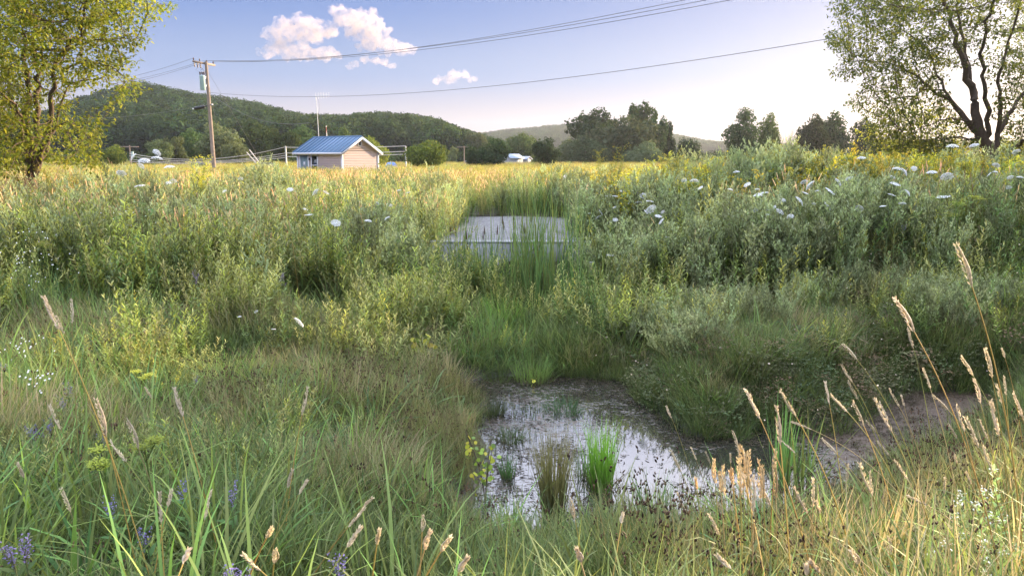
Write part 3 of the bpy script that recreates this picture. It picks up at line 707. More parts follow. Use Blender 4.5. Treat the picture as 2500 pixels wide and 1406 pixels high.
def big_tree(name, label, limbs, blobs, Y, n_att, per, ln, cols, seed, yj=0.0, **kw):
    g = np.random.default_rng(seed + 5); L3 = []
    for i_, (pl, r0, r1, con) in enumerate(limbs):
        dy = [0, 1.6, -1.8, 1.0, -.9, 2.4, -2.4, .5, -1.4, 1.9][i_ % 10] if i_ else 0
        L3.append(([W(px, py, Y + dy * (k_ / (len(pl) - 1)) ** 1.2) for k_, (px, py) in enumerate(pl)], r0 * .6, r1 * .6, con))
    B3 = []
    for b in blobs:
        px, py, rp = b[:3]; r = rp / FPX * Y
        for q in range(2):
            B3.append((W(px, py, Y + g.uniform(-1, 1) * (1.0 + min(r, 2.2))), r, b[3] if len(b) > 3 else 1))
    pos, par, rad, leaf = grow(L3, B3, n_att, seed=seed, **kw)
    base = Vector(L3[0][0][0]); P0 = np.array(base)
    root = empty(name, base); tag(root, label, "tree")
    mb = MB(); branch_mesh(mb, pos - P0, par, rad); mb.obj("trunk", M_bark, root, smooth=True)
    mb = MB(); tree_leaves(mb, pos - P0, rad, per, ln, cols, seed); mb.obj("crown", M_tree, root)
    return root
Yl = 19.0
limbs = [([(72, 475), (76, 440), (76, 400), (72, 320), (68, 250), (66, 180), (58, 100), (50, 0), (45, -90)], .23, .05, None),
 ([(78, 440), (86, 385), (90, 320), (93, 260), (92, 200), (85, 140), (80, 60), (72, -60)], .19, .04, 1),
 ([(78, 440), (98, 380), (120, 320), (126, 240), (134, 175), (150, 130), (190, 92), (210, 40), (225, -50)], .15, .035, 1),
 ([(80, 445), (108, 365), (138, 285), (150, 230), (165, 210), (200, 198), (255, 188)], .12, .025, 1),
 ([(150, 130), (190, 110), (240, 99), (335, 92)], .06, .012, 1),
 ([(74, 400), (55, 340), (42, 290), (20, 220), (5, 150), (-10, 60)], .09, .03, 1),
 ([(72, 320), (30, 250), (-40, 190), (-90, 120)], .07, .03, 1),
 ([(120, 320), (170, 300), (220, 330), (235, 370)], .035, .012, 1),
 ([(134, 175), (200, 150), (270, 165), (330, 200)], .05, .012, 1),
 ([(210, 40), (280, 25), (350, 20), (420, 15)], .04, .01, 1)]
blobs = [(-90, 100, 170), (-60, 300, 130), (60, 60, 120), (150, 20, 100), (220, 60, 75), (290, 20, 60), (350, 10, 40), (405, 15, 28), (310, 85, 32), (345, 85, 25), (240, 140, 50), (290, 150, 30), (325, 138, 20),
         (300, 205, 32), (340, 200, 22), (290, 240, 26), (320, 235, 15), (175, 160, 60), (50, 200, 80), (150, 240, 40), (50, 300, 60), (130, 310, 45), (200, 300, 35), (230, 320, 28), (175, 360, 50), (220, 385, 35), (100, 370, 45),
         (30, 370, 60), (-20, 220, 100), (140, -90, 170), (-40, -150, 200), (260, -70, 90)]
CL = [(.21, .23, .035), (.16, .20, .035), (.25, .25, .045), (.13, .17, .035)]
big_tree("maple_tree", "large multi stemmed maple with sunlit yellow green leaves at the left edge", limbs, blobs, Yl, 9000, 13, .115, CL, 11, kill=.27, step=.2)
Yr = 23.0
limbs = [([(2432, 425), (2425, 385), (2412, 355), (2396, 335), (2385, 290), (2376, 220), (2348, 150), (2326, 60), (2302, 0), (2280, -90)], .34, .07, None),
 ([(2392, 330), (2365, 298), (2330, 255), (2270, 215), (2225, 175), (2160, 152), (2085, 150)], .17, .02, 1),
 ([(2405, 345), (2410, 270), (2400, 190), (2394, 130), (2410, 60), (2430, 0), (2450, -110)], .14, .05, 1),
 ([(2376, 220), (2352, 110), (2340, 40), (2332, -10), (2330, -100)], .10, .04, 1),
 ([(2425, 385), (2442, 300), (2440, 200), (2458, 110), (2482, 40), (2500, -60)], .14, .04, 1),
 ([(2335, 258), (2290, 185), (2265, 120), (2200, 70), (2180, 10)], .08, .02, 1),
 ([(2430, 400), (2480, 358), (2550, 325), (2620, 250)], .12, .04, 1),
 ([(2438, 330), (2470, 270), (2530, 180), (2570, 80)], .12, .04, 1),
 ([(2365, 298), (2320, 285), (2270, 300), (2210, 330)], .05, .012, 1),
 ([(2270, 215), (2210, 235), (2150, 250), (2080, 250)], .05, .012, 1),
 ([(2400, 340), (2330, 335), (2250, 345), (2160, 325)], .06, .014, 1)]
blobs = [(2060, 15, 45), (2130, 20, 70), (2045, 95, 38), (2100, 90, 65), (2070, 160, 35), (2150, 170, 55), (2220, 60, 90), (2250, 160, 75), (2200, 225, 45), (2120, 235, 35), (2080, 245, 20), (2280, 240, 45), (2190, 275, 50, 4),
         (2160, 320, 45, 4), (2230, 320, 55, 4), (2300, 300, 55, 4), (2200, 360, 35, 4), (2290, 355, 40, 4), (2350, 335, 35, 4), (2310, 110, 65, .7), (2400, 60, 60, .6), (2350, 20, 60, .7), (2440, 150, 45, .5), (2430, 280, 35, .5), (2500, 240, 60), (2520, 150, 70),
         (2500, 330, 60), (2560, 60, 110), (2230, -70, 130), (2420, -90, 130), (2620, 200, 130)]
CR = [(.12, .155, .04), (.095, .13, .04), (.16, .18, .04), (.075, .105, .04)]
big_tree("spreading_tree", "large spreading tree with dark forked trunk against the low sun at right", limbs, blobs, Yr, 13000, 12, .115, CR, 23, kill=.3, step=.22)

# distant trees: crown of leaf clumps round lumpy lobes, trunk below
def crown_arrays(mb, lobes, n, size, cols, g, up=.35):
    tot = sum(l[3] * l[4] for l in lobes)
    for (cx, cyy, cz, rx, rz) in lobes:
        k_ = int(n * rx * rz / tot); 
        if k_ < 3: continue
        d = unit(g.normal(0, 1, (k_, 3))); rr = g.uniform(.62, 1.06, (k_, 1)) * (1 + .16 * np.sin(d[:, :1] * 7 + cx * 3) * np.cos(d[:, 2:] * 6 + cz))
        pos = np.array([cx, cyy, cz]) + d * rr * np.array([rx, rx, rz])
        nrm = unit(d + g.normal(0, .75, (k_, 3)) + np.array([0, 0, up]))
        t1 = unit(np.cross(nrm, g.normal(0, 1, (k_, 3)))); t2 = np.cross(nrm, t1)
        s1 = (size * g.uniform(.5, 1.15, (k_, 1))); s2 = s1 * g.uniform(.35, .8, (k_, 1))
        V = np.stack([pos - t1 * s1, pos - t2 * s2 + nrm * s1 * .25, pos + t1 * s1, pos + t2 * s2 + nrm * s1 * .25], 1).reshape(-1, 3)
        c = np.array(cols)[g.integers(0, len(cols), k_)] * g.uniform(.75, 1.25, (k_, 1))
        mb.add(V, np.arange(k_)[:, None] * 4 + np.array([[0, 1, 2, 3]]), np.repeat(c, 4, 0))
def lobes_for(kind, g):
    """unit tree: height 1, lobes (x,y,z,r,rz) and half width about as drawn"""
    if kind == 'round': return [(0, 0, .52, .34, .36)] + [(math.cos(a) * .24, math.sin(a) * .24, g.uniform(.35, .7), g.uniform(.15, .24), g.uniform(.15, .24)) for a in np.arange(9) * .7] + [(g.uniform(-.1, .1), g.uniform(-.1, .1), .82, .17, .16)]
    if kind == 'tall': return [(0, 0, .5, .22, .42)] + [(math.cos(a) * .15, math.sin(a) * .15, g.uniform(.15, .85), g.uniform(.1, .16), g.uniform(.12, .2)) for a in np.arange(12) * 2.4] + [(0, 0, .9, .1, .12)]
    if kind == 'vase': return [(0, 0, .5, .2, .3)] + [(math.cos(a) * g.uniform(.1, .28), math.sin(a) * g.uniform(.1, .28), g.uniform(.3, .85), g.uniform(.13, .22), g.uniform(.13, .2)) for a in np.arange(18) * 2.4]
    if kind == 'sparse': return [(math.cos(a) * g.uniform(.05, .36), math.sin(a) * g.uniform(.05, .36), g.uniform(.25, .93), g.uniform(.09, .17), g.uniform(.09, .16)) for a in np.arange(22) * 2.4]
    if kind == 'willow': return [(0, 0, .42, .42, .42)] + [(math.cos(a) * .34, math.sin(a) * .34, g.uniform(.2, .6), g.uniform(.16, .26), g.uniform(.2, .34)) for a in np.arange(12) * 2.4] + [(g.uniform(-.2, .2), 0, .8, .2, .18)] * 2
    if kind == 'bush': return [(math.cos(a) * g.uniform(0, .5), math.sin(a) * g.uniform(0, .4), g.uniform(.3, .62), g.uniform(.22, .36), g.uniform(.25, .4)) for a in np.arange(10) * 2.4]
tree_cache = {}
def far_tree(px, top, width, Y, kind, cols, label, cat="tree", name="tree", n=5200, size=.034, base=None, grp=None, seed=None):
    g = np.random.default_rng(int(px) + int(top)); x, y, zt = W(px, top, Y); z0 = hz(x, y)
    h = zt - z0; wd_ = width / FPX * Y
    lb = lobes_for(kind, g); ext = max(abs(l[0]) + l[3] for l in lb); topz = max(l[2] + l[4] for l in lb); sx_ = wd_ / 2 / ext; sz_ = h / topz
    root = empty(name, (x, y, z0)); tag(root, label, cat, grp)
    L3 = [(l[0] * sx_, l[1] * sx_, l[2] * sz_, l[3] * sx_, l[4] * sz_) for l in lb]
    mb = MB(); crown_arrays(mb, L3, n, size * (h * .5 + wd_ * .5), cols, g); mb.obj("crown", M_far, root)
    mb = MB(); r = max(.12, h * .018)
    mb.tube([(0, 0, -.3), (0, 0, h * .25), (r, 0, h * .5)], [r * 1.3, r, r * .6], (1, 1, 1), sides=7)
    for l in L3:
        p = np.array([0, 0, h * g.uniform(.12, .4)]); q = np.array(l[:3]); mb.tube([p, (p + q) / 2 + (0, 0, -.05 * h), q, q + (q - p) * .25], [r * .55, r * .4, r * .22, r * .05], (1, 1, 1), sides=4)
    mb.obj("trunk", M_bark, root)
    return root
DG = [(.035, .062, .026), (.045, .075, .03), (.03, .05, .024)]
MG = [(.07, .11, .035), (.055, .09, .032), (.09, .125, .04)]
PG = [(.12, .15, .07), (.10, .13, .06), (.14, .16, .075)]
YG = [(.13, .17, .035), (.10, .145, .035), (.16, .19, .04)]
WG = [(.085, .115, .065), (.07, .10, .055), (.10, .125, .07)]
FT = [
 (270, 352, 90, 120, 'bush', YG, "bushy yellow green tree beside the big left maple"),
 (345, 375, 60, 130, 'bush', MG, "low dark bush just right of the small transformer pole"),
 (385, 340, 70, 125, 'tall', PG, "pale narrow tree behind the tall white umbels at left"),
 (425, 332, 62, 132, 'sparse', PG, "thin pale tree with bare twigs right of the narrow pale tree"),
 (470, 312, 70, 160, 'round', MG, "mid green tree left of the tall utility pole"),
 (535, 298, 120, 150, 'round', PG, "broad pale green tree right behind the tall utility pole"),
 (575, 345, 80, 140, 'bush', PG, "low pale bush right of the tall utility pole foot"),
 (618, 290, 120, 170, 'round', MG, "round olive tree midway between utility pole and shed"),
 (690, 312, 80, 150, 'vase', MG, "open crowned tree left of the shed antenna"),
 (742, 305, 80, 165, 'round', MG, "olive tree directly behind the shed antenna"),
 (838, 308, 60, 170, 'round', MG, "small crowned tree above the blue shed roof"),
 (905, 332, 95, 110, 'round', YG, "sunlit yellow green tree behind the right end of the shed"),
 (1040, 341, 108, 95, 'round', YG, "rounded yellow green tree right of the blue tarp"),
 (1105, 357, 28, 150, 'tall', PG, "slim pale tree right of the rounded yellow green tree"),
 (1160, 352, 50, 120, 'bush', DG, "small dark bush left of the broad dark bush"),
 (1205, 338, 95, 118, 'round', DG, "broad dark green bush left of the pale farm roof"),
 (1168, 322, 60, 230, 'sparse', PG, "open pale tree standing above the small dark bush"),
 (1275, 322, 80, 210, 'round', MG, "grey green tree behind the pale farm roof"),
 (1332, 335, 76, 120, 'round', DG, "compact dark round tree right of the pale farm roof"),
 (1395, 335, 90, 160, 'bush', WG, "greyish low trees left of the great willow"),
 (1455, 262, 145, 175, 'round', DG, "tall dark tree at the left of the willow group"),
 (1560, 250, 90, 185, 'sparse', MG, "see through tree rising highest above the willow group"),
 (1522, 282, 190, 160, 'willow', WG, "great grey green willow in the middle of the group"),
 (1440, 330, 110, 150, 'willow', WG, "lower grey willow at the front left of the group"),
 (1572, 345, 100, 150, 'willow', WG, "lower grey willow at the front right of the group"),
 (1606, 284, 62, 165, 'vase', DG, "dark forked tree at the right end of the willow group"),
 (1634, 296, 36, 168, 'vase', DG, "narrow dark tree outermost right of the willow group"),
 (1685, 335, 66, 150, 'bush', DG, "low dark tree alone between willow group and upright tree"),
 (1818, 262, 92, 135, 'tall', DG, "upright dense dark tree standing clear at right centre"),
 (1880, 274, 56, 140, 'round', MG, "lighter tree against the right side of the upright dark tree"),
 (1985, 278, 80, 140, 'round', DG, "left half of the dark round pair before the right hand tree"),
 (2035, 272, 90, 145, 'round', DG, "right half of the dark round pair before the right hand tree"),
 (2112, 288, 60, 150, 'tall', DG, "dark narrow tree partly behind the big right hand tree"),
 (2180, 330, 110, 140, 'bush', DG, "dark low tree under the left boughs of the right hand tree"),
 (2290, 340, 130, 140, 'bush', DG, "dark low tree behind the boughs left of the forked trunk"),
 (2470, 345, 110, 120, 'bush', DG, "dark low tree behind the forked trunk at the right edge"),
 (150, 395, 120, 110, 'bush', MG, "low bush seen under the left maple boughs"),
 (20, 380, 120, 100, 'bush', MG, "low bush at the far left edge behind the maple"),
]
for px, top, w, Y, kind, cols, lab in FT:
    nm = "bush" if kind == 'bush' else ("willow_tree" if kind == 'willow' else "tree")
    far_tree(px, top, w, Y, kind, cols, lab, cat="bush" if kind == 'bush' else "tree", name=nm)
def bare(px, top, Y, lab):
    x, y, zt = W(px, top, Y); z0 = hz(x, y); root = empty("bare_shrub", (x, y, z0)); tag(root, lab, "shrub")
    mb = MB(); h = zt - z0; g = np.random.default_rng(3)
    for q in range(26):
        a = g.uniform(0, 6.3); P = arc(np.array([[0, 0, h * .15 * g.random()]]), np.array([a]), np.array([.1]), np.array([g.uniform(.2, .8)]), np.array([h * g.uniform(.6, .95)]), 5)[0]
        mb.tube(P, np.linspace(.06, .015, 5), (.8, .7, .6), sides=3)
        for b in range(4):
            B = arc(P[1 + b % 4][None], np.array([g.uniform(0, 6.3)]), np.array([.5]), np.array([.2]), np.array([h * .25]), 3)[0]; mb.tube(B, .015, (.8, .7, .6), sides=3)
    mb.obj("branches", M_wood, root)
def side_tree(x, y, h, w, kind, label):
    g = np.random.default_rng(int(x * 10)); z0 = hz(x, y); lb = lobes_for(kind, g); root = empty("tree", (x, y, z0)); tag(root, label, "tree")
    mb = MB(); crown_arrays(mb, [(l[0] * w, l[1] * w, l[2] * h, l[3] * w, l[4] * h) for l in lb], 9000, .13, MG + YG, g); mb.obj("crown", M_far, root)
    mb = MB(); mb.tube([(0, 0, -.2), (.1, 0, h * .3), (0, 0, h * .8)], [.16, .12, .04], (1, 1, 1), sides=7)
    for l in lb: mb.tube([(0, 0, h * .25), (l[0] * w, l[1] * w, l[2] * h)], [.06, .02], (1, 1, 1), sides=4)
    mb.obj("trunk", M_bark, root)
for x_, y_, h_, w_, k_, l_ in [(15.6, 18.6, 7.5, 5.5, 'sparse', "airy bank tree nearest the spreading tree beyond the right edge"), (18.2, 18.6, 8, 5.0, 'round', "round bank tree beyond the right edge"), ]: side_tree(x_, y_, h_, w_, k_, l_)
def yellow_green_tree(px, top, wpx, Y, label, seed):
    g = np.random.default_rng(seed); x, y, zt = W(px, top, Y); z0 = hz(x, y); h = zt - z0; w = wpx / FPX * Y / 2; root = empty("backing_tree", (x, y, z0)); tag(root, label, "tree")
    mb = MB(); ms = MB(); ms.tube([(0, 0, -.2), (.1, 0, h * .4), (0, 0, h * .8)], [.07, .05, .02], (1, 1, 1), sides=6); lobes = []
    for q in range(26):
        a = q * 2.4; rr = w * math.sqrt((q + .5) / 26) * .85; c = np.array([rr * math.cos(a), rr * math.sin(a) * .6, h * g.uniform(.22, .92 - .35 * rr / w)]); s_ = g.uniform(.35, .75)
        ms.tube([(0, 0, c[2] * .45), c * .6 + (0, 0, c[2] * .1), c], [.03, .018, .006], (1, 1, 1), sides=4); k_ = int(420 * s_)
        P = c + unit(g.normal(0, 1, (k_, 3))) * (g.uniform(0, 1, (k_, 1)) ** .5) * s_ * np.array([1.15, 1, .7]); lobes.append(P)
    P = np.vstack(lobes); tree_leaves(mb, P, np.zeros(len(P)), 1, .12, [(.25, .27, .045), (.20, .235, .04), (.28, .28, .05), (.16, .20, .04)], seed, spread=.1)
    mb.obj("crown", M_tree, root); ms.obj("trunk", M_bark, root)
yellow_green_tree(2255, 232, 300, 27, "added yellow green tree standing in for sunlit low leaves of the spreading tree", 31)  # extra tree in sunlit leaf tones, supplying the big tree's glowing low foliage
yellow_green_tree(2500, 300, 150, 28, "yellow green young tree behind the forked trunk at the right edge", 32)
bare(1922, 312, 140, "leafless pale shrub between the lighter tree and the dark pair")

# ------------------------------------------------------------------ hills and their woods
RIDGE = np.array([(-900, 300), (-300, 270), (0, 290), (150, 275), (235, 245), (300, 228), (380, 207), (430, 212), (500, 232), (560, 240), (640, 250), (700, 268), (760, 283), (850, 284), (930, 277), (1000, 281), (1060, 290), (1110, 308), (1150, 322), (1200, 338), (1260, 356), (1330, 372), (1420, 386)], float)
HILL_Y = 470.0
def ridge_h(x, y, prof, Yr_, tree_h):
    px = 1250 + FPX * (x / y) / 1.0 * cp
    py = np.interp(px, prof[:, 0], prof[:, 1])
    return (385 - py) / FPX * Yr_ - tree_h + CAMZ - 0
def hill_z(x, y):
    H = ridge_h(x, y, RIDGE, HILL_Y, 11)
    s = np.clip((y - 235) / (HILL_Y - 235), 0, 1.0); up = s ** 1.15
    dn = np.clip(1 - (y - HILL_Y) / 500, 0, 1)
    return np.where(y < HILL_Y, up, dn) * np.maximum(H, 0) + .45 + 3.5 * (vnoise(x, y, 60, 2) - .5) * s
def hill_mesh(name, fz, x0, x1, y0, y1, nx_, ny_, label):
    xx = np.linspace(x0, x1, nx_); yy = np.linspace(y0, y1, ny_); Xh, Yh = np.meshgrid(xx, yy); z = fz(Xh.ravel(), Yh.ravel())
    i = (np.arange(ny_ - 1)[:, None] * nx_ + np.arange(nx_ - 1)[None, :]); mb = MB()
    mb.add(np.stack([Xh.ravel(), Yh.ravel(), z], 1), np.stack([i, i + 1, i + nx_ + 1, i + nx_], -1).reshape(-1, 4), (1, 1, 1))
    return tag(mb.obj(name, M_hill, smooth=True), label, kind="structure")
M_hill = plain("wooded_slope_soil", (.02, .032, .014), rough=1, noise=.3, scale=.1, spec=.1)
hill_mesh("hills", hill_z, -900, 260, 236, 960, 120, 80, "wooded hill rising behind the shed")
RIDGE2 = np.array([(700, 330), (1000, 330), (1180, 326), (1230, 318), (1300, 312), (1360, 306), (1420, 304), (1470, 308), (1560, 318), (1640, 330), (1720, 345), (1800, 350), (1900, 352), (2000, 356), (2200, 350), (2600, 340), (3200, 340)], float)
H2Y = 1250.0
def hill2_z(x, y):
    H = ridge_h(x, y, RIDGE2, H2Y, 11); s = np.clip((y - 800) / (H2Y - 800), 0, 1); dn = np.clip(1 - (y - H2Y) / 700, 0, 1)
    return np.where(y < H2Y, s, dn) * np.maximum(H, 0) + .4
hill_mesh("far_hills", hill2_z, -500, 1400, 802, 1900, 100, 60, "far bluish ridge beyond the farm")
def wood_kind(name, k, cols, n=1100, size=.55):
    out = []
    for i_ in range(k):
        g = np.random.default_rng(100 + i_); mb = MB()
        lb = [(l[0] * 13, l[1] * 13, l[2] * 12, l[3] * 13, l[4] * 12) for l in lobes_for(['round', 'round', 'tall', 'vase'][i_ % 4], g)]
        crown_arrays(mb, lb, n, size, cols, g, up=.6); out.append(mb.obj("%s.%03d" % (name, i_), M_far, link=False))
    return out
WK = wood_kind("woodland_crown", 8, [(.034, .062, .022), (.027, .052, .021), (.05, .08, .024), (.023, .044, .021)])
def wood(name, fz, x0f, y0, y1, n, scl, label, prof, Hy, th):
    y = np.sqrt(U(y0 * y0, y1 * y1, n)); b0, b1 = x0f; x = U(b0, b1, n) * y; z = fz(x, y)
    ok = ridge_h(x, y, prof, Hy, th) > -3; x, y, z = x[ok], y[ok], z[ok]
    lim = (385 - np.interp(1250 + FPX * (x / y) * cp, prof[:, 0], prof[:, 1])) / FPX * y + CAMZ - z + .8
    sc_ = np.clip(np.minimum(U(.65, 1.15, len(x)) * scl, lim / 12.5 * U(.85, 1.08, len(x))), .22, 2)
    return scatter(name, WK, np.stack([x, y, z - .8], 1), sc_, label, "wood", tilt=.06)
wood("hillside_forest", hill_z, (-.86, .07), 240, 500, 4600, 1.25, "dense dark forest covering the hill behind the shed", RIDGE, HILL_Y, 11)
wood("far_ridge_forest", hill2_z, (-.15, .8), 900, 1300, 6500, 1.35, "far forest covering the bluish ridge", RIDGE2, H2Y, 11)
# belt of scrub along the foot of the hill and the field edge
n = 420; y = U(185, 235, n); x = U(-.85, .8, n) * y
scatter("field_edge_scrub", WK, np.stack([x, y, height(x, y) - 2.2], 1), U(.3, .55, n), "low scrub along the far edge of the field", "scrub", tilt=.05)

# ------------------------------------------------------------------ shed
def shed():
    M_side = plain("vinyl_siding", (.56, .45, .46), rough=.6, noise=.06, scale=3)
    M_trim = plain("white_trim", (.55, .54, .57), rough=.5)
    M_roof = plain("blue_metal_roof", (.055, .135, .25), rough=.38, noise=.1, scale=2, spec=.6)
    M_door = plain("grey_green_door", (.10, .15, .17), rough=.5)
    M_glass = plain("dark_window_glass", (.01, .012, .012), rough=.12, spec=.8)
    n = np.array([.833, -.553, 0]); g = np.array([.553, .833, 0]); up = np.array([0, 0, 1.])
    L_, Wd, H, rise, oh = 4.5, 3.55, 2.4, .98, .26
    c = W(835, 400, 52); z0 = hz(c[0], c[1]) - .1
    o = np.array([c[0], c[1], z0])                      # near corner, foot of the two seen walls
    root = empty("shed", o); tag(root, "small clapboard shed with blue metal roof standing in the meadow", "shed")
    def pt(a, b, z): return -n * a + g * b + up * z       # a back along ridge, b along gable, local
    def boards(mb, P0, ax, out, ln_fn, z_top, pitch=.115):
        z = 0.0
        while z < z_top - .01:
            z1 = min(z + pitch, z_top); a0, a1 = ln_fn(z1 - .001)
            a0b, a1b = ln_fn(z)
            lo = min(a0b, a0); 
            q = [P0 + ax * a0b + up * z + out * .022, P0 + ax * a1b + up * z + out * .022, P0 + ax * a1 + up * z1 + out * .004, P0 + ax * a0 + up * z1 + out * .004,
                 P0 + ax * a0b + up * z, P0 + ax * a1b + up * z]
            mb.add(q, [(0, 1, 2, 3), (4, 5, 1, 0)], (1, 1, 1)); z = z1
    mb = MB(); z3 = np.zeros(3)
    boards(mb, z3, -n, -g, lambda z: (0, L_), H)
    boards(mb, g * Wd, -n, g, lambda z: (L_, 0), H)
    gl = lambda z: (0, Wd) if z <= H else ((z - H) / rise * Wd / 2, Wd - (z - H) / rise * Wd / 2)
    boards(mb, z3, g, n, gl, H + rise); boards(mb, -n * L_, g, -n, gl, H + rise)
    mb.obj("wall", M_side, root)
    # roof slabs with standing seams
    mb = MB(); sl_ = math.hypot(Wd / 2, rise); ext = (Wd / 2 + .28) / (Wd / 2)
    for sgn in (0, 1):
        def rp(a, t, lift=0):           # t 0 at ridge .. 1 at eave edge
            b = Wd / 2 - (Wd / 2) * ext * t if sgn == 0 else Wd / 2 + (Wd / 2) * ext * t
            return -n * a + g * b + up * (H + rise + .06 - rise * ext * t + lift)
        q = [rp(-oh, 0), rp(L_ + oh, 0), rp(L_ + oh, 1), rp(-oh, 1)]; q2 = [v - up * .05 for v in q]
        mb.add(q + q2, [(0, 1, 2, 3), (7, 6, 5, 4), (0, 3, 7, 4), (1, 5, 6, 2), (3, 2, 6, 7)], (1, 1, 1))
        for s_ in np.linspace(-oh + .01, L_ + oh - .03, 13):
            v = [rp(s_, 0), rp(s_ + .035, 0), rp(s_ + .035, 1), rp(s_, 1)]; v2 = [x + up * .05 for x in v]
            mb.add(v + v2, [(4, 5, 6, 7), (0, 3, 7, 4), (1, 5, 6, 2), (3, 2, 6, 7)], (1, 1, 1))
    rf = mb.obj("roof", M_roof, root)
    mb = MB(); r0 = up * (H + rise + .075)
    mb.tube([n * oh + g * Wd / 2 + r0, -n * (L_ + oh) + g * Wd / 2 + r0], .05, (1, 1, 1), sides=6); mb.obj("ridge_cap", M_roof, rf)
    # trim: rake boards, fascia, corner boards
    mb = MB()
    def beam(p, q, w, h_, out):
        nonlocal mb
        p = np.array(p); q = np.array(q); d = unit(q - p); o2 = unit(out); u2 = unit(np.cross(d, o2))
        V = [x + a * o2 * w + b * u2 * h_ for x in (p, q) for a in (-1, 1) for b in (-1, 1)]
        mb.add(V, [(0, 1, 3, 2), (4, 6, 7, 5), (0, 4, 5, 1), (2, 3, 7, 6), (0, 2, 6, 4), (1, 5, 7, 3)], (1, 1, 1))
    top = lambda a: -n * a + g * Wd / 2 + up * (H + rise - .07)
    for a in (-oh + .02, L_ + oh - .02):
        for s_ in (-1, 1): beam(top(a), top(a) + g * s_ * Wd / 2 * ext - up * rise * ext, .02, .075, n)
    for s_, b in ((-1, -.27), (1, Wd + .27)): beam(-n * (-oh) + g * b + up * (H - .16), -n * (L_ + oh) + g * b + up * (H - .16), .02, .07, g)
    mb.obj("fascia", M_trim, root)
    for a in (0, L_):
        for b in (0, Wd): mb = MB(); beam(pt(a, b, 0) + (0, 0, .0), pt(a, b, H - .1), .055, .055, n); mb.obj("corner_board", M_trim, root)
    # door (far end of the long wall)
    def panel(name, a0, a1, zb, zt, out, mat, parent, dep=.03):
        mb = MB(); p = [(-n * a + up * z) for a, z in ((a0, zb), (a1, zb), (a1, zt), (a0, zt))]
        f = [v - g * out for v in p]; bk = [v - g * (out - dep) for v in p]
        mb.add(f + bk, [(0, 1, 2, 3), (0, 4, 5, 1), (1, 5, 6, 2), (2, 6, 7, 3), (3, 7, 4, 0)], (1, 1, 1)); return mb.obj(name, mat, parent)
    d = panel("door", 3.42, 4.2, .06, 2.12, .045, M_door, root)
    panel("notice", 3.7, 3.88, 1.35, 1.66, .055, M_trim, d, .008)
    panel("door_frame", 3.3, 3.415, 0, 2.22, .06, M_trim, d); panel("door_frame", 4.205, 4.3, 0, 2.22, .06, M_trim, d); panel("door_frame", 3.415, 4.205, 2.125, 2.22, .06, M_trim, d)
    mb = MB(); mb.box(-n * 3.18 - g * .10 + up * 1.85, (.05, .09, .06)); mb.obj("wall_lamp", M_dark, root)
    w = panel("window", 2.45, 3.0, .75, 2.08, .035, M_glass, root)
    for a0, a1, zb, zt in ((2.35, 2.445, .65, 2.2), (3.005, 3.1, .65, 2.2), (2.445, 3.005, 2.085, 2.2), (2.445, 3.005, .65, .745), (2.45, 3.0, 1.39, 1.45)): panel("frame", a0, a1, zb, zt, .06, M_trim, w)
    # gable vent
    mb = MB(); cc = g * (Wd / 2 - .05) + up * (H + .55)
    for db, dz, hb, hz_ in ((-.15, 0, .03, .19), (.15, 0, .03, .19), (0, .175, .12, .025), (0, -.175, .12, .025)):
        q = [cc + n * .05 + g * (db + i_ * hb) + up * (dz + k_ * hz_) for i_, k_ in ((-1, -1), (1, -1), (1, 1), (-1, 1))]; q2 = [v - n * .04 for v in q]
        mb.add(q + q2, [(0, 1, 2, 3), (0, 4, 5, 1), (1, 5, 6, 2), (2, 6, 7, 3), (3, 7, 4, 0)], (1, 1, 1))
    v = mb.obj("gable_vent", M_trim, root)
    mb = MB(); q = [cc + n * .035 + g * (i_ * .12) + up * (k_ * .15) for i_, k_ in ((-1, -1), (1, -1), (1, 1), (-1, 1))]; mb.add(q, [(0, 1, 2, 3)], (1, 1, 1)); mb.obj("louvre", M_dark, v)
    # mast with yagi antenna and short flue
    def at(px, back):      # foot on the ridge
        return None
    ms = empty("mast", np.array(o) - n * (L_ * .93) + g * Wd / 2 + up * (H + rise + .05)); tag(ms, "thin mast carrying a fin shaped aerial on the far end of the shed roof", "antenna")
    hgt = 2.95
    mb = MB(); mb.tube([(0, 0, 0), (-.03, 0, hgt * .6), (-.06, 0, hgt)], [.028, .022, .016], (1, 1, 1), sides=6); mb.obj("pole", M_metal, ms)
    mb = MB(); A0 = np.array([-.14, 0, hgt]); A1 = np.array([.85, .35, hgt + .14]); mb.tube([A0, A1], .016, (1, 1, 1), sides=5)
    for t in np.linspace(.05, .95, 6): p = A0 + (A1 - A0) * t; mb.tube([p - (0, 0, .26 - .08 * t), p + (0, 0, .26 - .08 * t)], .007, (1, 1, 1), sides=4)
    mb.obj("aerial", M_metal, ms)
    mb = MB(); mb.tube([(-.05, 0, hgt - .02), (.12, .0, hgt - .3), (.14, 0, hgt - .9), (.02, 0, hgt - 1.4)], .009, (1, 1, 1), sides=4); mb.obj("cable", M_wire, ms)
    fl = empty("flue_pipe", np.array(o) - n * (L_ * .74) + g * Wd / 2 + up * (H + rise + .05)); tag(fl, "short pale pipe with reddish top behind the ridge of the shed", "pipe")
    mb = MB(); mb.tube([(0, 0, 0), (-.02, 0, .82)], .03, (1, 1, 1), sides=8); mb.obj("pipe", M_metal, fl)
    mb = MB(); mb.tube([(-.015, 0, .3), (-.02, 0, .72)], .036, (1, 1, 1), sides=8); mb.obj("red_band", plain("rust_red_paint", (.25, .04, .03)), fl)
shed()

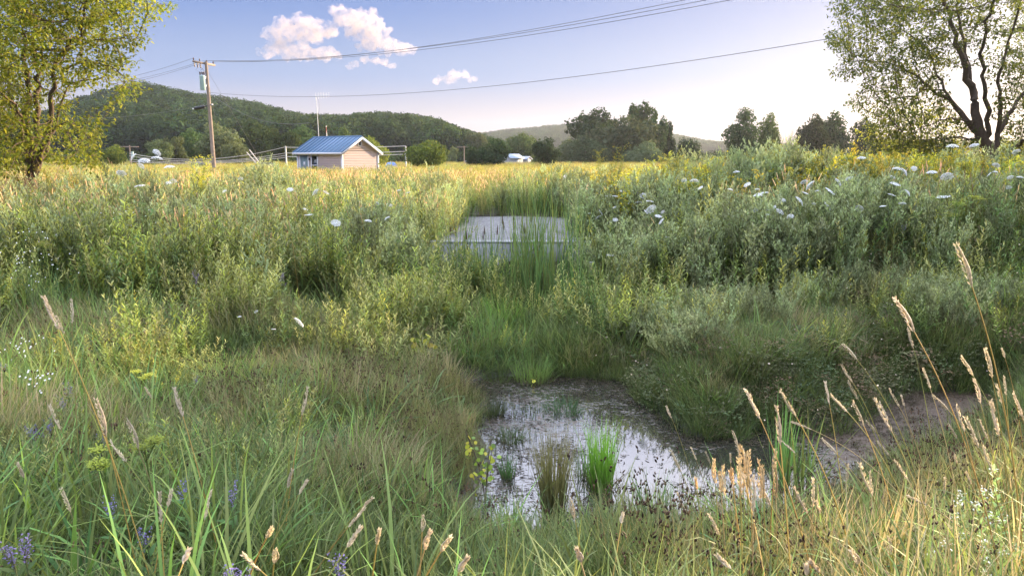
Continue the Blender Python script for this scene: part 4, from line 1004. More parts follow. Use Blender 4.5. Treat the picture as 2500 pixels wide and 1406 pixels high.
# ------------------------------------------------------------------ poles and wires
def ceramic(mb, p, s=1.0):
    mb.tube([p, p + np.array([0, 0, .09 * s]), p + np.array([0, 0, .10 * s]), p + np.array([0, 0, .2 * s])], [.03 * s, .03 * s, .055 * s, .03 * s], (1, 1, 1), sides=8)
M_ins = plain("brown_porcelain", (.10, .06, .05), rough=.25)
M_tr = plain("pale_green_transformer", (.30, .42, .42), rough=.45)
Ab = W(519, 420, 60); At = W(503, 153, 60); z0 = hz(Ab[0], Ab[1]); pole = empty("utility_pole", (Ab[0] + .15, Ab[1], z0 - .2))
tag(pole, "tall wooden utility pole with crossarm and grey transformer left of the shed", "utility pole")
rel = lambda p: np.array(p) - np.array(pole.location)
mb = MB(); tp = rel(At); mb.tube([(0, 0, 0), tp * .5, tp + np.array([0, 0, .05])], [.17, .145, .11], (1, 1, 1), sides=12, cap=True); mb.obj("post", M_wood, pole, smooth=True)
armL = rel(W(476, 150, 58.6)); armR = rel(W(529, 160, 61.4))
mb = MB(); d = unit(armR - armL); side = unit(np.cross(d, (0, 0, 1)))
for off in (-.17,):
    V = [x + a * side * .05 + side * off + b * np.array([0, 0, .07]) for x in (armL, armR) for a in (-1, 1) for b in (-1, 1)]
    mb.add(V, [(0, 1, 3, 2), (4, 6, 7, 5), (0, 4, 5, 1), (2, 3, 7, 6), (0, 2, 6, 4), (1, 5, 7, 3)], (1, 1, 1))
for e in (armL + d * .5, armR - d * .5): mb.tube([e + side * -.2, tp + np.array([0, 0, -.75]) + side * -.12], .02, (1, 1, 1), sides=4)
arm = mb.obj("crossarm", M_wood, pole)
for t in (.03, .30, .62, .93): mb = MB(); ceramic(mb, armL + (armR - armL) * t - side * .17 + np.array([0, 0, .06]), 1.1); mb.obj("insulator", M_ins, arm)
for t in (.06, .2, .33): mb = MB(); p = armL + (armR - armL) * t - side * .17; mb.tube([p - (0, 0, .05), p - (0, 0, .4)], [.035, .05], (1, 1, 1), sides=7); mb.obj("fuse_cutout", M_ins, arm)
tc_ = rel(W(494.5, 203, 59.7)); mb = MB()
mb.tube([tc_ - (0, 0, .56), tc_ - (0, 0, .52), tc_ + (0, 0, .48), tc_ + (0, 0, .54), tc_ + (0, 0, .58)], [.17, .2, .2, .22, .1], (1, 1, 1), sides=18, cap=True)
tr = mb.obj("transformer", M_tr, pole, smooth=True)
for dx in (-.14, .02, .16): mb = MB(); ceramic(mb, tc_ + np.array([dx, 0, .56]), 1.4); mb.obj("bushing", M_ins, tr)
for a_, b_ in ((.3, .95), (-.3, 1.6)): mb = MB(); mb.tube([tc_ + (.2, 0, a_), tp - (0, 0, b_)], .03, (1, 1, 1), sides=4); mb.obj("bracket", M_metal, tr)
mb = MB()
for a, b, c_ in ((tc_ + np.array([-.14, 0, .8]), armL + (armR - armL) * .1 - (0, 0, .45), .25), (tc_ + np.array([.02, 0, .8]), armL + (armR - armL) * .33 - (0, 0, .45), .15)):
    mb.tube([a, (a + b) / 2 + np.array([-c_, 0, 0]), b], .012, (1, 1, 1), sides=4)
mb.obj("jumper_wire", M_wire, pole)
def span(name, label, A, B, sag, r, cat="cable", grp=None, mat=None, n=40):
    A = np.array(A); B = np.array(B); t = np.linspace(0, 1, n)[:, None]
    P = A * (1 - t) + B * t; P[:, 2] -= (4 * sag * t * (1 - t))[:, 0]
    loc = P.mean(0); mb = MB(); mb.tube(P - loc, r, (1, 1, 1), sides=5); o = mb.obj(name, mat or M_wire, loc=loc); tag(o, label, cat, grp); return o
w0 = np.array(pole.location)
armp = lambda t: w0 + armL + (armR - armL) * t - side * .17 + np.array([0, 0, .25])
span("power_line", "upper wire of the three running from the tall pole over the clouds", armp(.93), W(2150, -105, 26), .95, .013)
span("power_line", "middle wire of the three running from the tall pole over the clouds", armp(.62), W(2190, -96, 26), .95, .013)
span("power_line", "lowest wire of the three running from the tall pole over the clouds", armp(.45) - (0, 0, .05), W(2230, -90, 25), 1.0, .013)
span("service_line", "single lower wire crossing from the tall pole to the right hand tree", W(507, 226, 60), W(2350, 38, 24), 1.15, .013)
for q, (ey, nm) in enumerate(((188, "upper"), (193, "middle"), (200, "lower"))):
    span("power_line", nm + " of the three wires running left from the tall pole behind the maple", armp(.03 + .14 * q) - (0, 0, .3 * (q > 0)), W(150, ey + 20, 75), .5, .012)
span("guy_wire", "steeper stay wire slanting right from the tall pole top", w0 + tp - (0, 0, .6), W(545, 400, 66), 0, .009)
span("guy_wire", "shallower stay wire slanting right from the tall pole top", w0 + tp - (0, 0, .5), W(640, 398, 66), 0, .009)
span("communication_cable", "dark cable from the tall pole to the mast on the shed", W(509, 226, 60), W(757, 300, 53.5), .9, .014)
span("communication_cable", "dark cable running left from the tall pole carrying the splice case", W(512, 256, 60), W(150, 292, 70), .3, .012)
sc_ = W(487, 263, 60); o = empty("splice_case", sc_); tag(o, "black cable splice case with pale ends hanging left of the tall pole", "cable closure")
mb = MB(); mb.tube([(-.42, 0, -.1), (-.38, 0, -.09), (.38, 0, .06), (.42, 0, .07)], [.08, .14, .14, .08], (1, 1, 1), sides=10, cap=True); mb.obj("case", M_dark, o, smooth=True)
mb = MB(); mb.tube([(.42, 0, .07), (1.0, 0, .22)], .045, (1, 1, 1), sides=6); mb.obj("arm", M_dark, o)
M_pp = plain("pale_plastic", (.7, .7, .72))
for c_ in ((-.5, 0, -.1), (1.02, 0, .23)): mb = MB(); mb.box(c_, (.06, .05, .05)); mb.obj("clamp", M_pp, o)
# the neighbouring pole of the same line, off to the right
Pn = np.array([12.9, 26.0]); 
def small_pole(px, top, Y, label, arm=True, tr_=False, armw=1.2, r=.12, mat=None):
    t = W(px, top, Y); z0 = hz(t[0], t[1]); o = empty("utility_pole", (t[0], t[1], z0)); tag(o, label, "utility pole")
    h = t[2] - z0; mb = MB(); mb.tube([(0, 0, -.3), (0, 0, h)], [r, r * .75], (1, 1, 1), sides=8, cap=True); mb.obj("post", mat or M_wood, o)
    if arm: mb = MB(); mb.box((0, -r, h - .25), (armw, .06, .07)); mb.obj("crossarm", M_wood, o)
    if tr_: mb = MB(); mb.tube([(.35, 0, h - 1.9), (.35, 0, h - 1.0)], .22, (1, 1, 1), sides=10, cap=True); mb.obj("transformer", M_tr, o)
    return o
small_pole(316, 355, 120, "short distant pole with crossarm and grey can right of the maple", tr_=True, armw=1.5)
small_pole(697, 357, 105, "plain distant pole just left of the shed carrying cable bundles", arm=False, r=.13, mat=M_metal)
small_pole(990, 357, 105, "plain distant pole right of the shed ending the cable bundles", arm=False, r=.13, mat=M_metal)
small_pole(1133, 357, 175, "far slender pole with crossarm beyond the pale tree", armw=1.6, r=.14)
M_cab = plain("sunlit_cable", (.5, .46, .42), rough=.5)
od = ["topmost", "second", "third", "lowest"]
for q, (a, b, s_) in enumerate(((359, 375, 1.3), (374, 381, 1.0), (380, 389, .75), (385, 394, .6))):
    span("cable_bundle", od[q] + " of four pale cables sagging left from the pole beside the shed", W(697, a, 105), W(316, b, 118), s_, .035, mat=M_cab)
for q, (a, b, s_) in enumerate(((360, 357, .12), (374, 370, .15), (383, 377, .1))):
    span("cable_bundle", ["top", "middle", "bottom"][q] + " pale cable reaching the pole right of the shed", W(697, a, 105), W(990, b, 105), s_, .045, mat=M_cab)
for q, (a, b, l) in enumerate((((602, 372), (630, 404), "left of two leaning pale poles left of the shed"), ((609, 366), (636, 402), "right of two leaning pale poles left of the shed"))):
    A = W(*a, 70); B = W(*b, 70); mb = MB(); mb.tube([A - B, (0, 0, 0), (B - A) * .5], [.05, .06, .06], (1, 1, 1), sides=6); tag(mb.obj("leaning_pole", M_cab, loc=B), l, "pole")

# ------------------------------------------------------------------ things at the field's far side
def car(px, py, Y, rz, col, label):
    p = W(px, py, Y); z0 = hz(p[0], p[1]); o = empty("parked_car", (p[0], p[1], z0), rz); tag(o, label, "car")
    Mb = plain("car_paint", col, rough=.25, spec=.6)
    prof = [(-2.2, .35), (-2.25, .75), (-2.1, .95), (-1.3, 1.02), (1.15, 1.0), (2.0, .88), (2.25, .7), (2.2, .35)]
    mb = MB(); k = len(prof)
    V = [(x, y, z) for y in (-.88, .88) for x, z in prof]; mb.add(V, [(i_, (i_ + 1) % k, k + (i_ + 1) % k, k + i_) for i_ in range(k)], (1, 1, 1))
    for s_ in (0, k): mb.add([V[s_ + i_] for i_ in range(k)], [(0, 1, 2, 3), (0, 3, 4, 7), (4, 5, 6, 7)], (1, 1, 1))
    mb.obj("body", Mb, o)
    mb = MB(); cb = [(-1.5, 1.0, .8), (-1.0, 1.5, .66), (.35, 1.52, .66), (1.1, 1.0, .8)]
    V = [(x, s_ * w, z) for s_ in (-1, 1) for x, z, w in cb]; mb.add(V, [(0, 1, 2, 3), (4, 7, 6, 5), (0, 4, 5, 1), (3, 2, 6, 7)], (1, 1, 1)); mb.obj("windows", plain("car_glass", (.02, .03, .04), rough=.08), o)
    mb = MB(); mb.box((-.32, 0, 1.54), (.72, .66, .025)); mb.obj("roof", Mb, o)
    for x in (-1.4, 1.4):
        for y in (-.8, .8): mb = MB(); mb.tube([(x, y - .1, .33), (x, y + .1, .33)], .33, (1, 1, 1), sides=14, cap=True); mb.obj("wheel", M_dark, o)
car(487, 400, 112, .2, (.35, .42, .52), "pale blue car behind the meadow just left of the tall pole")
car(652, 400, 100, -.1, (.05, .07, .12), "dark car half hidden behind the meadow left of the shed")
car(1148, 392, 150, .1, (.4, .42, .47), "white car behind the meadow by the far slender pole")
p = W(955, 392, 92); z0 = hz(p[0], p[1]); o = empty("tarp_covered_pile", (p[0], p[1], z0)); tag(o, "blue tarp stretched over a low pile right of the shed", "tarp")
mb = MB(); g_ = np.random.default_rng(4); nu, nv = 14, 8; V = []
for a in range(nu):
    for b in range(nv):
        u = a / (nu - 1) * 2 - 1; v = b / (nv - 1) * 2 - 1; V.append((u * 1.05, v * .9, max(0, 1.62 * (1 - abs(u) ** 3.2) * (1 - abs(v) ** 4) + g_.normal(0, .03))))
mb.add(V, [(a * nv + b, (a + 1) * nv + b, (a + 1) * nv + b + 1, a * nv + b + 1) for a in range(nu - 1) for b in range(nv - 1)], (1, 1, 1)); mb.obj("tarp", plain("blue_tarpaulin", (.03, .16, .55), rough=.4), o)
mb = MB()
for q in range(7): mb.tube([(-1.7 + q * .12, -1.1, .5 + .12 * (q % 3)), (1.5 - q * .1, -1.15, .52 + .12 * (q % 3))], .06, (1, 1, 1), sides=6, cap=True)
mb.obj("timber", M_wood, o)
def farm(px, py, Y, w, l, h, rise, col, label, name="farm_building", rz=.25):
    p = W(px, py, Y); z0 = hz(p[0], p[1]); o = empty(name, (p[0], p[1], z0), rz); tag(o, label, "building")
    mb = MB(); V = [(-w, -l, 0), (w, -l, 0), (w, l, 0), (-w, l, 0), (-w, -l, h), (w, -l, h), (w, l, h), (-w, l, h), (-w, 0, h + rise), (w, 0, h + rise)]
    mb.add(V, [(0, 1, 5, 4), (3, 7, 6, 2), (0, 4, 7, 3), (1, 2, 6, 5)], (1, 1, 1)); mb.add([V[4], V[7], V[8]], [(0, 1, 2)], (1, 1, 1)); mb.add([V[5], V[9], V[6]], [(0, 1, 2)], (1, 1, 1))
    mb.obj("wall", plain("pale_boarding", (.28, .29, .33), rough=.7), o)
    mb = MB(); e = .35
    for s_ in (-1, 1):
        q = [(-w - e, 0, h + rise + .05), (w + e, 0, h + rise + .05), (w + e, s_ * (l + e), h - rise * e / l + .05), (-w - e, s_ * (l + e), h - rise * e / l + .05)]; q2 = [(a, b, c - .12) for a, b, c in q]
        mb.add(q + q2, [(0, 1, 2, 3), (7, 6, 5, 4), (0, 3, 7, 4), (1, 5, 6, 2), (3, 2, 6, 7)], (1, 1, 1))
    mb.obj("roof", plain("pale_metal_roof", col, rough=.35), o)
    mb = MB(); mb.box((0, -l - .03, h * .5), (.6, .03, h * .45)); mb.obj("door", plain("barn_door", (.25, .27, .3)), o)
    return o
farm(1250, 388, 190, 1.7, 2.6, 2.2, .9, (.24, .30, .42), "pale blue roofed farm building between the two dark bushes", rz=.5)
farm(1277, 388, 196, 1.6, 1.8, 1.9, .6, (.26, .30, .42), "smaller pale lean building right against the farm building", name="outbuilding", rz=-.4)
o = empty("sign_board", W(621, 347, 168)); tag(o, "small pale square board showing among the trees behind the tall pole", "sign")
mb = MB(); mb.box((0, 0, 0), (.42, .04, .36)); mb.obj("board", plain("pale_board", (.6, .66, .8), rough=.4), o)
mb = MB(); mb.tube([(0, .1, -5), (0, .1, .3)], .06, (1, 1, 1), sides=6); mb.obj("post", M_wood, o)

# ------------------------------------------------------------------ counting plants one by one
ORD = ["leftmost", "second", "third", "fourth", "fifth", "sixth", "seventh", "eighth", "ninth", "tenth", "eleventh", "twelfth", "thirteenth", "fourteenth", "fifteenth", "sixteenth", "seventeenth", "eighteenth", "nineteenth", "twentieth"]
def rank_label(items, fmt):
    """items: (root, px); fmt: phrase with {o}; gives the place of each in its row, counted from the left"""
    items = sorted(items, key=lambda q: q[1])
    for k_, (o, _) in enumerate(items):
        o["label"] = fmt.format(o=("leftmost" if k_ == 0 else "rightmost" if k_ == len(items) - 1 and k_ else ORD[k_] + " from left"))
NUMW = ["", "one", "two", "three", "four", "five", "six", "seven", "eight", "nine", "ten"]

# wild carrot: stem, umbel
def umbel_mesh(seed, dome, fill=1.0, tint=(.80, .82, .86)):
    g = np.random.default_rng(seed); mb = MB(); n = int(62 * fill)
    k_ = np.arange(n); r = .5 * np.sqrt((k_ + .5) / n); a = k_ * 2.39996; z = dome * (1 - (r / .5) ** 2) + g.normal(0, .012, n)
    for x, y, zz in zip(r * np.cos(a), r * np.sin(a), z):
        s_ = g.uniform(.045, .068); m = 6; aa = np.arange(m) * 2 * math.pi / m + g.uniform(0, 1)
        nr = unit(np.array([x * 1.1, y * 1.1, 1.0])); t1 = unit(np.cross(nr, (0, 1, .01))); t2 = np.cross(nr, t1)
        ring = np.array([x, y, zz]) + s_ * (np.cos(aa)[:, None] * t1 + np.sin(aa)[:, None] * t2) - nr * .018
        V = np.vstack([[np.array([x, y, zz]) + nr * .02], ring]); c = np.array(tint) * g.uniform(.85, 1.05)
        mb.add(V, [(0, 1 + q, 1 + (q + 1) % m) for q in range(m)], c)
        mb.add([(0, 0, -.38), (x, y, zz - .02), (x + .008, y + .008, zz - .02)], [(0, 1, 2)], (.12, .17, .07))
    return mb.mesh("umbel", M_white)
UM = [umbel_mesh(1, .10), umbel_mesh(2, .2), umbel_mesh(3, -.06), umbel_mesh(4, .05, .8), umbel_mesh(5, .15, .9, (.62, .66, .5))]
mb = MB(); mb.tube([(0, 0, 0), (.01, .005, .3), (-.008, 0, .65), (0, 0, 1)], [.0035, .003, .0025, .002], (.11, .15, .06), sides=4)
for q in range(5):
    z = .15 + .13 * q; a = q * 2.4; p = np.array([[0, 0, z]]); B = arc(p, np.array([a]), np.array([.8]), np.array([1.2]), np.array([.14]), 4)[0]
    n_ = 12; leaves_at(mb, B[rng.integers(1, 4, n_)] + rng.normal(0, .012, (n_, 3)), U(0, 6.3, n_), U(-.2, .8, n_), U(.02, .05, n_), U(.003, .006, n_), (.07, .12, .04))
STEM = mb.mesh("stem", M_leaf)
first = [None]
def carrot(px, py, dpx, lift=1.1, Yf=None, kind=None):
    x, y, zg = G(px, py, lift); 
    if Yf: p = W(px, py, Yf); x, y = p[0], p[1]; zg = hz(x, y)
    p = W(px, py, y); h = max(.3, p[2] - zg); d = min(.2, max(.045, dpx * y / FPX)) 
    if first[0] is None:
        root = empty("wild_carrot", (0, 0, 0)); s_ = bpy.data.objects.new("stem", STEM); u_ = bpy.data.objects.new("umbel", UM[0])
        for q in (s_, u_): COL.objects.link(q); q.parent = root
        first[0] = root
    else: root = copy_tree(first[0])
    s_ = [c for c in root.children if c.name.startswith("stem")][0]; u_ = [c for c in root.children if c.name.startswith("umbel")][0]
    u_.data = UM[kind if kind is not None else random.choice([0, 0, 1, 2, 3, 1])]
    lean = (random.gauss(0, .06) * h, random.gauss(0, .05) * h)
    root.location = (x - lean[0], y - lean[1], zg); s_.scale = (1, 1, h - .12 * d - .3 * d); s_.rotation_euler = (-math.atan2(lean[1], h), math.atan2(lean[0], h), random.random() * 6)
    u_.location = (lean[0], lean[1], h - .05 * d); u_.scale = (d, d, d)
    t = random.choice([.15, .35, .65, .95]); ax = random.uniform(-2.6, -.5)        # most lean a little towards the light or the viewer
    u_.rotation_euler = (t * abs(math.sin(ax)), t * math.cos(ax), random.random() * 6)
    root["category"] = "wild carrot"; root["group"] = "white wild carrot umbels in the meadow"
    return root
ROWS = {
 "{o} white umbel on the right bank crest between gravel drive and purple spike": [(1520,466,13),(1502,478,14),(1551,469,14),(1570,477,18),(1485,479,12),(1538,492,15),(1560,494,16),(1584,491,20),(1440,520,10)],
 "{o} white umbel lower on the right bank beside the gravel drive": [(1502,505,14),(1468,518,14),(1461,531,16),(1502,536,12),(1589,510,24),(1577,517,12),(1607,527,16),(1614,540,16),(1618,517,10)],
 "{o} small white umbel near the purple spike on the right bank": [(1670,440,12),(1695,441,18),(1710,458,12),(1798,420,14),(1824,450,16),(1848,462,12),(1783,463,12)],
 "{o} low white umbel in the shade beneath the right bank flowers": [(1525,595,10),(1490,621,16),(1445,640,12),(1630,580,12),(1566,574,8)],
 "{o} white umbel high on the bank left of the forked tree": [(1852,476,22),(1866,470,18),(1963,444,16),(1978,452,24),(1966,471,14),(1994,466,9),(2028,466,26),(2046,444,20),(2072,435,16)],
 "{o} white umbel in the lower row left of the forked tree": [(2021,502,22),(1951,490,24),(1912,488,12),(1903,493,9),(1846,511,14),(1891,506,15),(1904,516,20),(1929,528,16),(1987,497,9),(1876,513,8),(1874,525,8)],
 "{o} white umbel in the middle row below the forked tree": [(2190,412,20),(2207,419,20),(2232,411,13),(2275,421,22),(2312,430,26),(2186,448,22),(2180,432,14)],
 "{o} white umbel in the lowest row below the forked tree": [(2177,475,16),(2215,470,18),(2203,496,16),(2155,503,14),(2098,508,18),(2302,479,28)],
 "{o} tall white umbel rising against the forked tree": [(2326,357,24),(2378,355,20),(2481,370,16),(2103,386,18)],
 "{o} white umbel at the right edge under the forked trunk": [(2463,457,12),(2466,433,14),(2490,433,14),(2432,403,16),(2430,420,11),(2415,426,12)],
 "{o} tall pale umbel standing against the hill left of the tall pole": [(383,372,18),(383,386,22),(326,383,18),(352,392,24),(344,404,16),(413,408,22)],
 "{o} pale umbel among the sunlit meadow below the tall pole": [(296,422,20),(341,453,24),(410,447,14),(422,442,16),(548,467,10),(587,435,12)],
 "{o} pale umbel in the sunlit meadow below the shed": [(684,433,18),(708,462,14),(770,468,18),(797,469,14),(745,511,12),(752,523,18),(820,543,22)],
 "{o} pale umbel in the meadow just left of the gravel drive": [(899,539,16),(945,533,14),(922,496,10),(951,500,14),(974,465,10),(997,470,9),(1380,431,16)],
 "{o} umbel in the shaded grass below the left meadow": [(730,785,28),(625,760,10),(585,773,9),(668,803,10)],
}
for fmt, lst in ROWS.items():
    its = []
    for (px, py, d) in lst:
        low = py > 570; tall = py < 425
        its.append((carrot(px, py, d * 1.15, Yf=random.uniform(8.8, 11) if tall else None, lift=.62 if py > 700 else (.75 if low else (1.45 if tall else 1.2)), kind=0 if (px, py) == (730, 785) else (1 if tall else None)), px))
    rank_label(its, fmt)

# ------------------------------------------------------------------ reed canary stems with seed heads, close to the camera
def reed_stem(tip, base, Y=None, col=STRAW, hl=.13):
    Lp = math.hypot(tip[0] - base[0], tip[1] - base[1])
    Y = Y or min(5.2, max(2.3, hl * FPX / Lp))
    while tip[1] > 560 and Y > 1.9 and W(*tip, Y)[2] - hz(W(*tip, Y)[0], Y) < .56: Y -= .1
    T = W(*tip, Y); B = W(*base, Y + random.uniform(-.03, .05)); d = unit(B - T)
    # the lower stem steepens towards the root
    P = [B]; cur = d.copy(); zg = hz(B[0], B[1])
    while (P[-1][2] > zg or len(P) < 4) and len(P) < 40:
        cur = unit(cur + np.array([0, 0, -.045])); P.append(P[-1] + cur * .06); zg = hz(P[-1][0], P[-1][1])
    P = np.array(P[::-1]); rt = P[0]
    root = empty("reed_canary_stem", rt); root["category"] = "seed stem"; root["group"] = "reed canary grass stems with ripe seed heads"
    mb = MB(); t = np.linspace(0, 1, len(P))[:, None]
    sc = [(.36, .32, .10), (.50, .36, .11), (.44, .35, .18), (.30, .33, .10)][random.randrange(4)]
    mb.tube(P - rt, np.linspace(.0034, .0018, len(P)), np.array(sc) * (1 - t * .1), sides=4)
    k_ = len(P)
    for q in range(random.choice([1, 2, 2])):
        i_ = int(k_ * (.25 + .25 * q)); p = (P[i_] - rt)[None]
        leaves_at(mb, p, U(0, 6.3, 1), U(.5, 1.1, 1), U(.15, .3, 1), U(.003, .005, 1), (.16, .19, .07), droop=1.3)
    mb.obj("stem", M_straw, root)
    mb = MB(); n = 9; tt = np.linspace(0, 1, n)[:, None]; Q = B * (1 - tt) + T * tt; bow = random.uniform(-.012, .012); Q[:, 0] += bow * np.sin(tt[:, 0] * math.pi)
    hw_ = min(.0068, max(.0035, .043 * np.linalg.norm(T - B))) * random.uniform(.65, 1.0)
    seed_head(mb, Q - rt, hw_, np.array(col) * random.uniform(.8, 1.1), sides=7, rings=26)
    m = 70; f = U(.02, .97, m); pos = (B * (1 - f[:, None]) + T * f[:, None]) - rt; ax = unit(T - B)
    out = unit(np.cross(ax, rng.normal(0, 1, (m, 3)))); pos = pos + out * hw_ * .6; dirr = unit(ax + out * .45)
    Pm = np.stack([pos, pos + dirr * .007, pos + dirr * .013], 1); sd = unit(np.cross(dirr, rng.normal(0, 1, (m, 3))))
    mb.strips(Pm, sd, np.tile(np.array([.0012, .0022, .0002]), (m, 1)), np.array(col)[None] * U(.7, 1.25, m)[:, None])
    mb.obj("seed_head", M_straw, root)
    return root
z2 = lambda a: (1700 + a[0] / 2.529, 850 + a[1] / 2.529)
zc = lambda a: (900 + a[0] / 2.529, 850 + a[1] / 2.529)
zl = lambda a: (a[0] / 2.529, 850 + a[1] / 2.529)
ident = lambda a: a
SH = [
 ("{o} of the very tall tan seed heads at the right", ident, [((2334,592),(2373,700)),((2184,728),(2232,810)),((2216,800),(2230,850)),((2057,838),(2092,878))]),
 ("{o} straw seed head in front of the open water", z2, [((305,250),(392,432)),((515,255),(618,425)),((492,355),(518,595)),((225,505),(260,640)),((265,620),(270,760)),((55,635),(85,710)),((210,650),(212,710)),((290,620),(300,700)),((490,615),(478,800)),((525,568),(610,645)),((580,448),(710,500)),((795,205),(822,345))]),
 ("{o} straw seed head in front of the muddy inlet, upper row", z2, [((895,100),(965,210)),((935,200),(1000,315)),((825,282),(935,395)),((965,325),(1035,480)),((1103,310),(1205,510)),((1190,250),(1253,360)),((1265,290),(1283,355)),((1130,330),(1185,440)),((1045,445),(1110,520)),((1115,570),(1190,660)),((775,555),(870,655))]),
 ("{o} seed head in the dense group at the right edge", z2, [((1400,120),(1445,250)),((1460,290),(1555,380)),((1630,45),(1710,170)),((1712,185),(1755,340)),((1785,0),(1825,180)),((1850,215),(1885,340)),((1885,0),(1905,60)),((1955,265),(2010,420)),((1815,320),(1870,540)),((1605,345),(1655,515)),((1555,465),(1610,555)),((1660,420),(1740,610)),((1770,600),(1835,765)),((1745,435),(1800,560)),((1900,170),(1912,290)),((2005,375),(2020,450))]),
 ("{o} golden seed head low at the near edge below the open water", z2, [((350,785),(350,1000)),((368,812),(460,970)),((600,850),(685,1015)),((720,798),(718,980)),((80,1020),(140,1150)),((935,712),(930,820)),((1005,705),(1090,910)),((1070,755),(1090,900)),((1225,685),(1310,820)),((215,920),(220,1010)),((120,930),(150,1000)),((740,940),(768,1020))]),
 ("{o} pale seed head near the bottom at the right", z2, [((1310,910),(1420,965)),((1665,760),(1700,840)),((1595,655),(1610,710)),((700,1310),(765,1380)),((680,1340),(685,1400)),((960,1250),(1000,1330)),((1185,1160),(1195,1290)),((130,1280),(215,1360)),((1535,800),(1530,900))]),
 ("{o} seed head around the pond's near left shore", zc, [((1837,355),(1870,430)),((1865,630),(1930,765)),((1990,610),(2023,690)),((1250,930),(1275,1060)),((1285,1240),(1310,1320)),((1570,1020),(1560,1080)),((1905,890),(1950,1000))]),
 ("{o} seed head at the bottom edge left of the pond", zc, [((335,1035),(330,1130)),((380,1130),(345,1240)),((505,1165),(445,1255)),((610,1290),(560,1380)),((65,1120),(50,1210)),((25,920),(-30,970))]),
 ("{o} fluffy seed head in the left foreground grass", zl, [((305,350),(375,500)),((592,310),(655,545)),((782,430),(855,620)),((680,572),(780,700)),((375,860),(435,1010)),((985,890),(995,1080)),((105,705),(150,800)),((1075,240),(1130,420)),((895,240),(940,310))]),
 ("{o} leaning seed head between left foreground and pond", zl, [((1300,875),(1262,1060)),((1805,750),(1775,860)),((1900,238),(1865,410)),((1895,815),(1845,900)),((2258,975),(2150,1100)),((2225,1105),(2140,1230)),((1165,1245),(1130,1330)),((1680,1110),(1645,1170)),((1495,1270),(1610,1370)),((1700,1235),(1690,1330)),((1060,870),(1035,980))]),
 ("{o} of the three seed heads standing before the dark left meadow foot", ident, [((105,722),(145,805)),((138,770),(157,815)),((174,730),(176,790))]),
]
for fmt, tr_f, lst in SH:
    rank_label([(reed_stem(tr_f(a), tr_f(b)), tr_f(a)[0]) for a, b in lst], fmt)
# golden straw bundle at the near edge (bare stems)
its = []
for q in range(16):
    b0 = 1790 + q * 5.2 + random.gauss(0, 6); t0 = b0 - 30 + random.gauss(0, 20) + (q - 8) * 5
    its.append((reed_stem((t0, 1080 + random.uniform(0, 90)), (t0 + 4, 1130 + random.uniform(30, 90)), Y=3.0 + random.uniform(-.15, .15), col=(.62, .50, .30)), t0))
rank_label(its, "{o} stem of the golden straw bunch standing at the water's near edge")
# meadow reeds on the left
ML = [[(95,480),(118,470),(150,478),(175,492),(203,486),(236,478),(252,470),(268,505),(185,515),(140,505)],
      [(310,455),(322,440),(340,480),(352,470),(375,475),(392,488),(410,478),(388,510),(402,520),(330,510)],
      [(430,505),(445,500),(462,498),(475,510),(495,495),(520,500),(545,500),(552,515),(570,500),(480,470)],
      [(590,460),(605,455),(618,475),(632,480),(650,470),(662,490),(688,480),(700,470),(540,480),(575,530)],
      [(262,385),(272,395),(300,408),(705,540),(720,470),(735,452),(760,495),(790,500),(845,505),(880,520)]]
FM = ["{o} lit reed stem in the meadow below the left maple", "{o} lit reed stem in the meadow below the tall white umbels", "{o} lit reed stem in the meadow below the tall pole", "{o} lit reed stem in the meadow left of the shed's door", "{o} lit reed stem in the thin row across the left meadow"]
for fmt, lst in zip(FM, ML):
    its = []
    for (px, py) in lst:
        x, y, zg = G(px, py, 1.25); y = max(10.4, min(y, 19)); L_ = .15 * FPX / y
        its.append((reed_stem((px, py), (px + L_ * random.uniform(.15, .5), py + L_), Y=y, col=(.5, .36, .2)), px))
    rank_label(its, fmt)

# ------------------------------------------------------------------ cattails
M_spike = plain("cattail_brown", (.06, .03, .018), rough=.95)
def cattail_leaf_mesh(seed, h=1.7):
    mb = MB(); blades(mb, 9, .09, (h * .6, h * 1.08), (.006, .010), .14, (.02, .5), (.04, .08, .03), [(.09, .15, .05), (.15, .18, .05), (.07, .12, .045)][seed % 3], k=7); return mb.mesh("leaf_fan", M_leaf)
CT = [cattail_leaf_mesh(i_) for i_ in range(6)]
mb = MB(); seed_head(mb, np.array([(0, 0, 0), (0, 0, .17)]), .0135, (1, 1, 1), sides=8, rings=9); mb.v[0][:, :2] *= 1; SPK = mb.mesh("spike", M_spike, smooth=True)
mb = MB(); mb.tube([(0, 0, 0), (0, 0, 1)], [.006, .004], (.09, .12, .05), sides=5); STK = mb.mesh("stalk", M_leaf)
proto_ct = [None, None]
def cattail(x, y, z, h, spike, tiptop=None):
    k_ = 1 if spike else 0
    if proto_ct[k_] is None:
        root = empty("cattail", (0, 0, 0)); o = bpy.data.objects.new("leaf_fan", CT[0]); COL.objects.link(o); o.parent = root
        if spike:
            for nm, me in (("stalk", STK), ("spike", SPK)): q = bpy.data.objects.new(nm, me); COL.objects.link(q); q.parent = root
        proto_ct[k_] = root
    else: root = copy_tree(proto_ct[k_])
    root.location = (x, y, z - .03); root.rotation_euler = (random.gauss(0, .04), random.gauss(0, .04), 0)
    for c in root.children:
        if c.name.startswith("leaf"): c.data = random.choice(CT); c.rotation_euler = (0, 0, random.random() * 6.3); c.scale = (1, 1, h * random.uniform(.95, 1.15) / 1.7)
        if c.name.startswith("stalk"): c.scale = (1, 1, h)
        if c.name.startswith("spike"): c.location = (0, 0, h - .02)
    root["category"] = "cattail"; root["group"] = "cattails growing at the culvert"
    return root
its = []
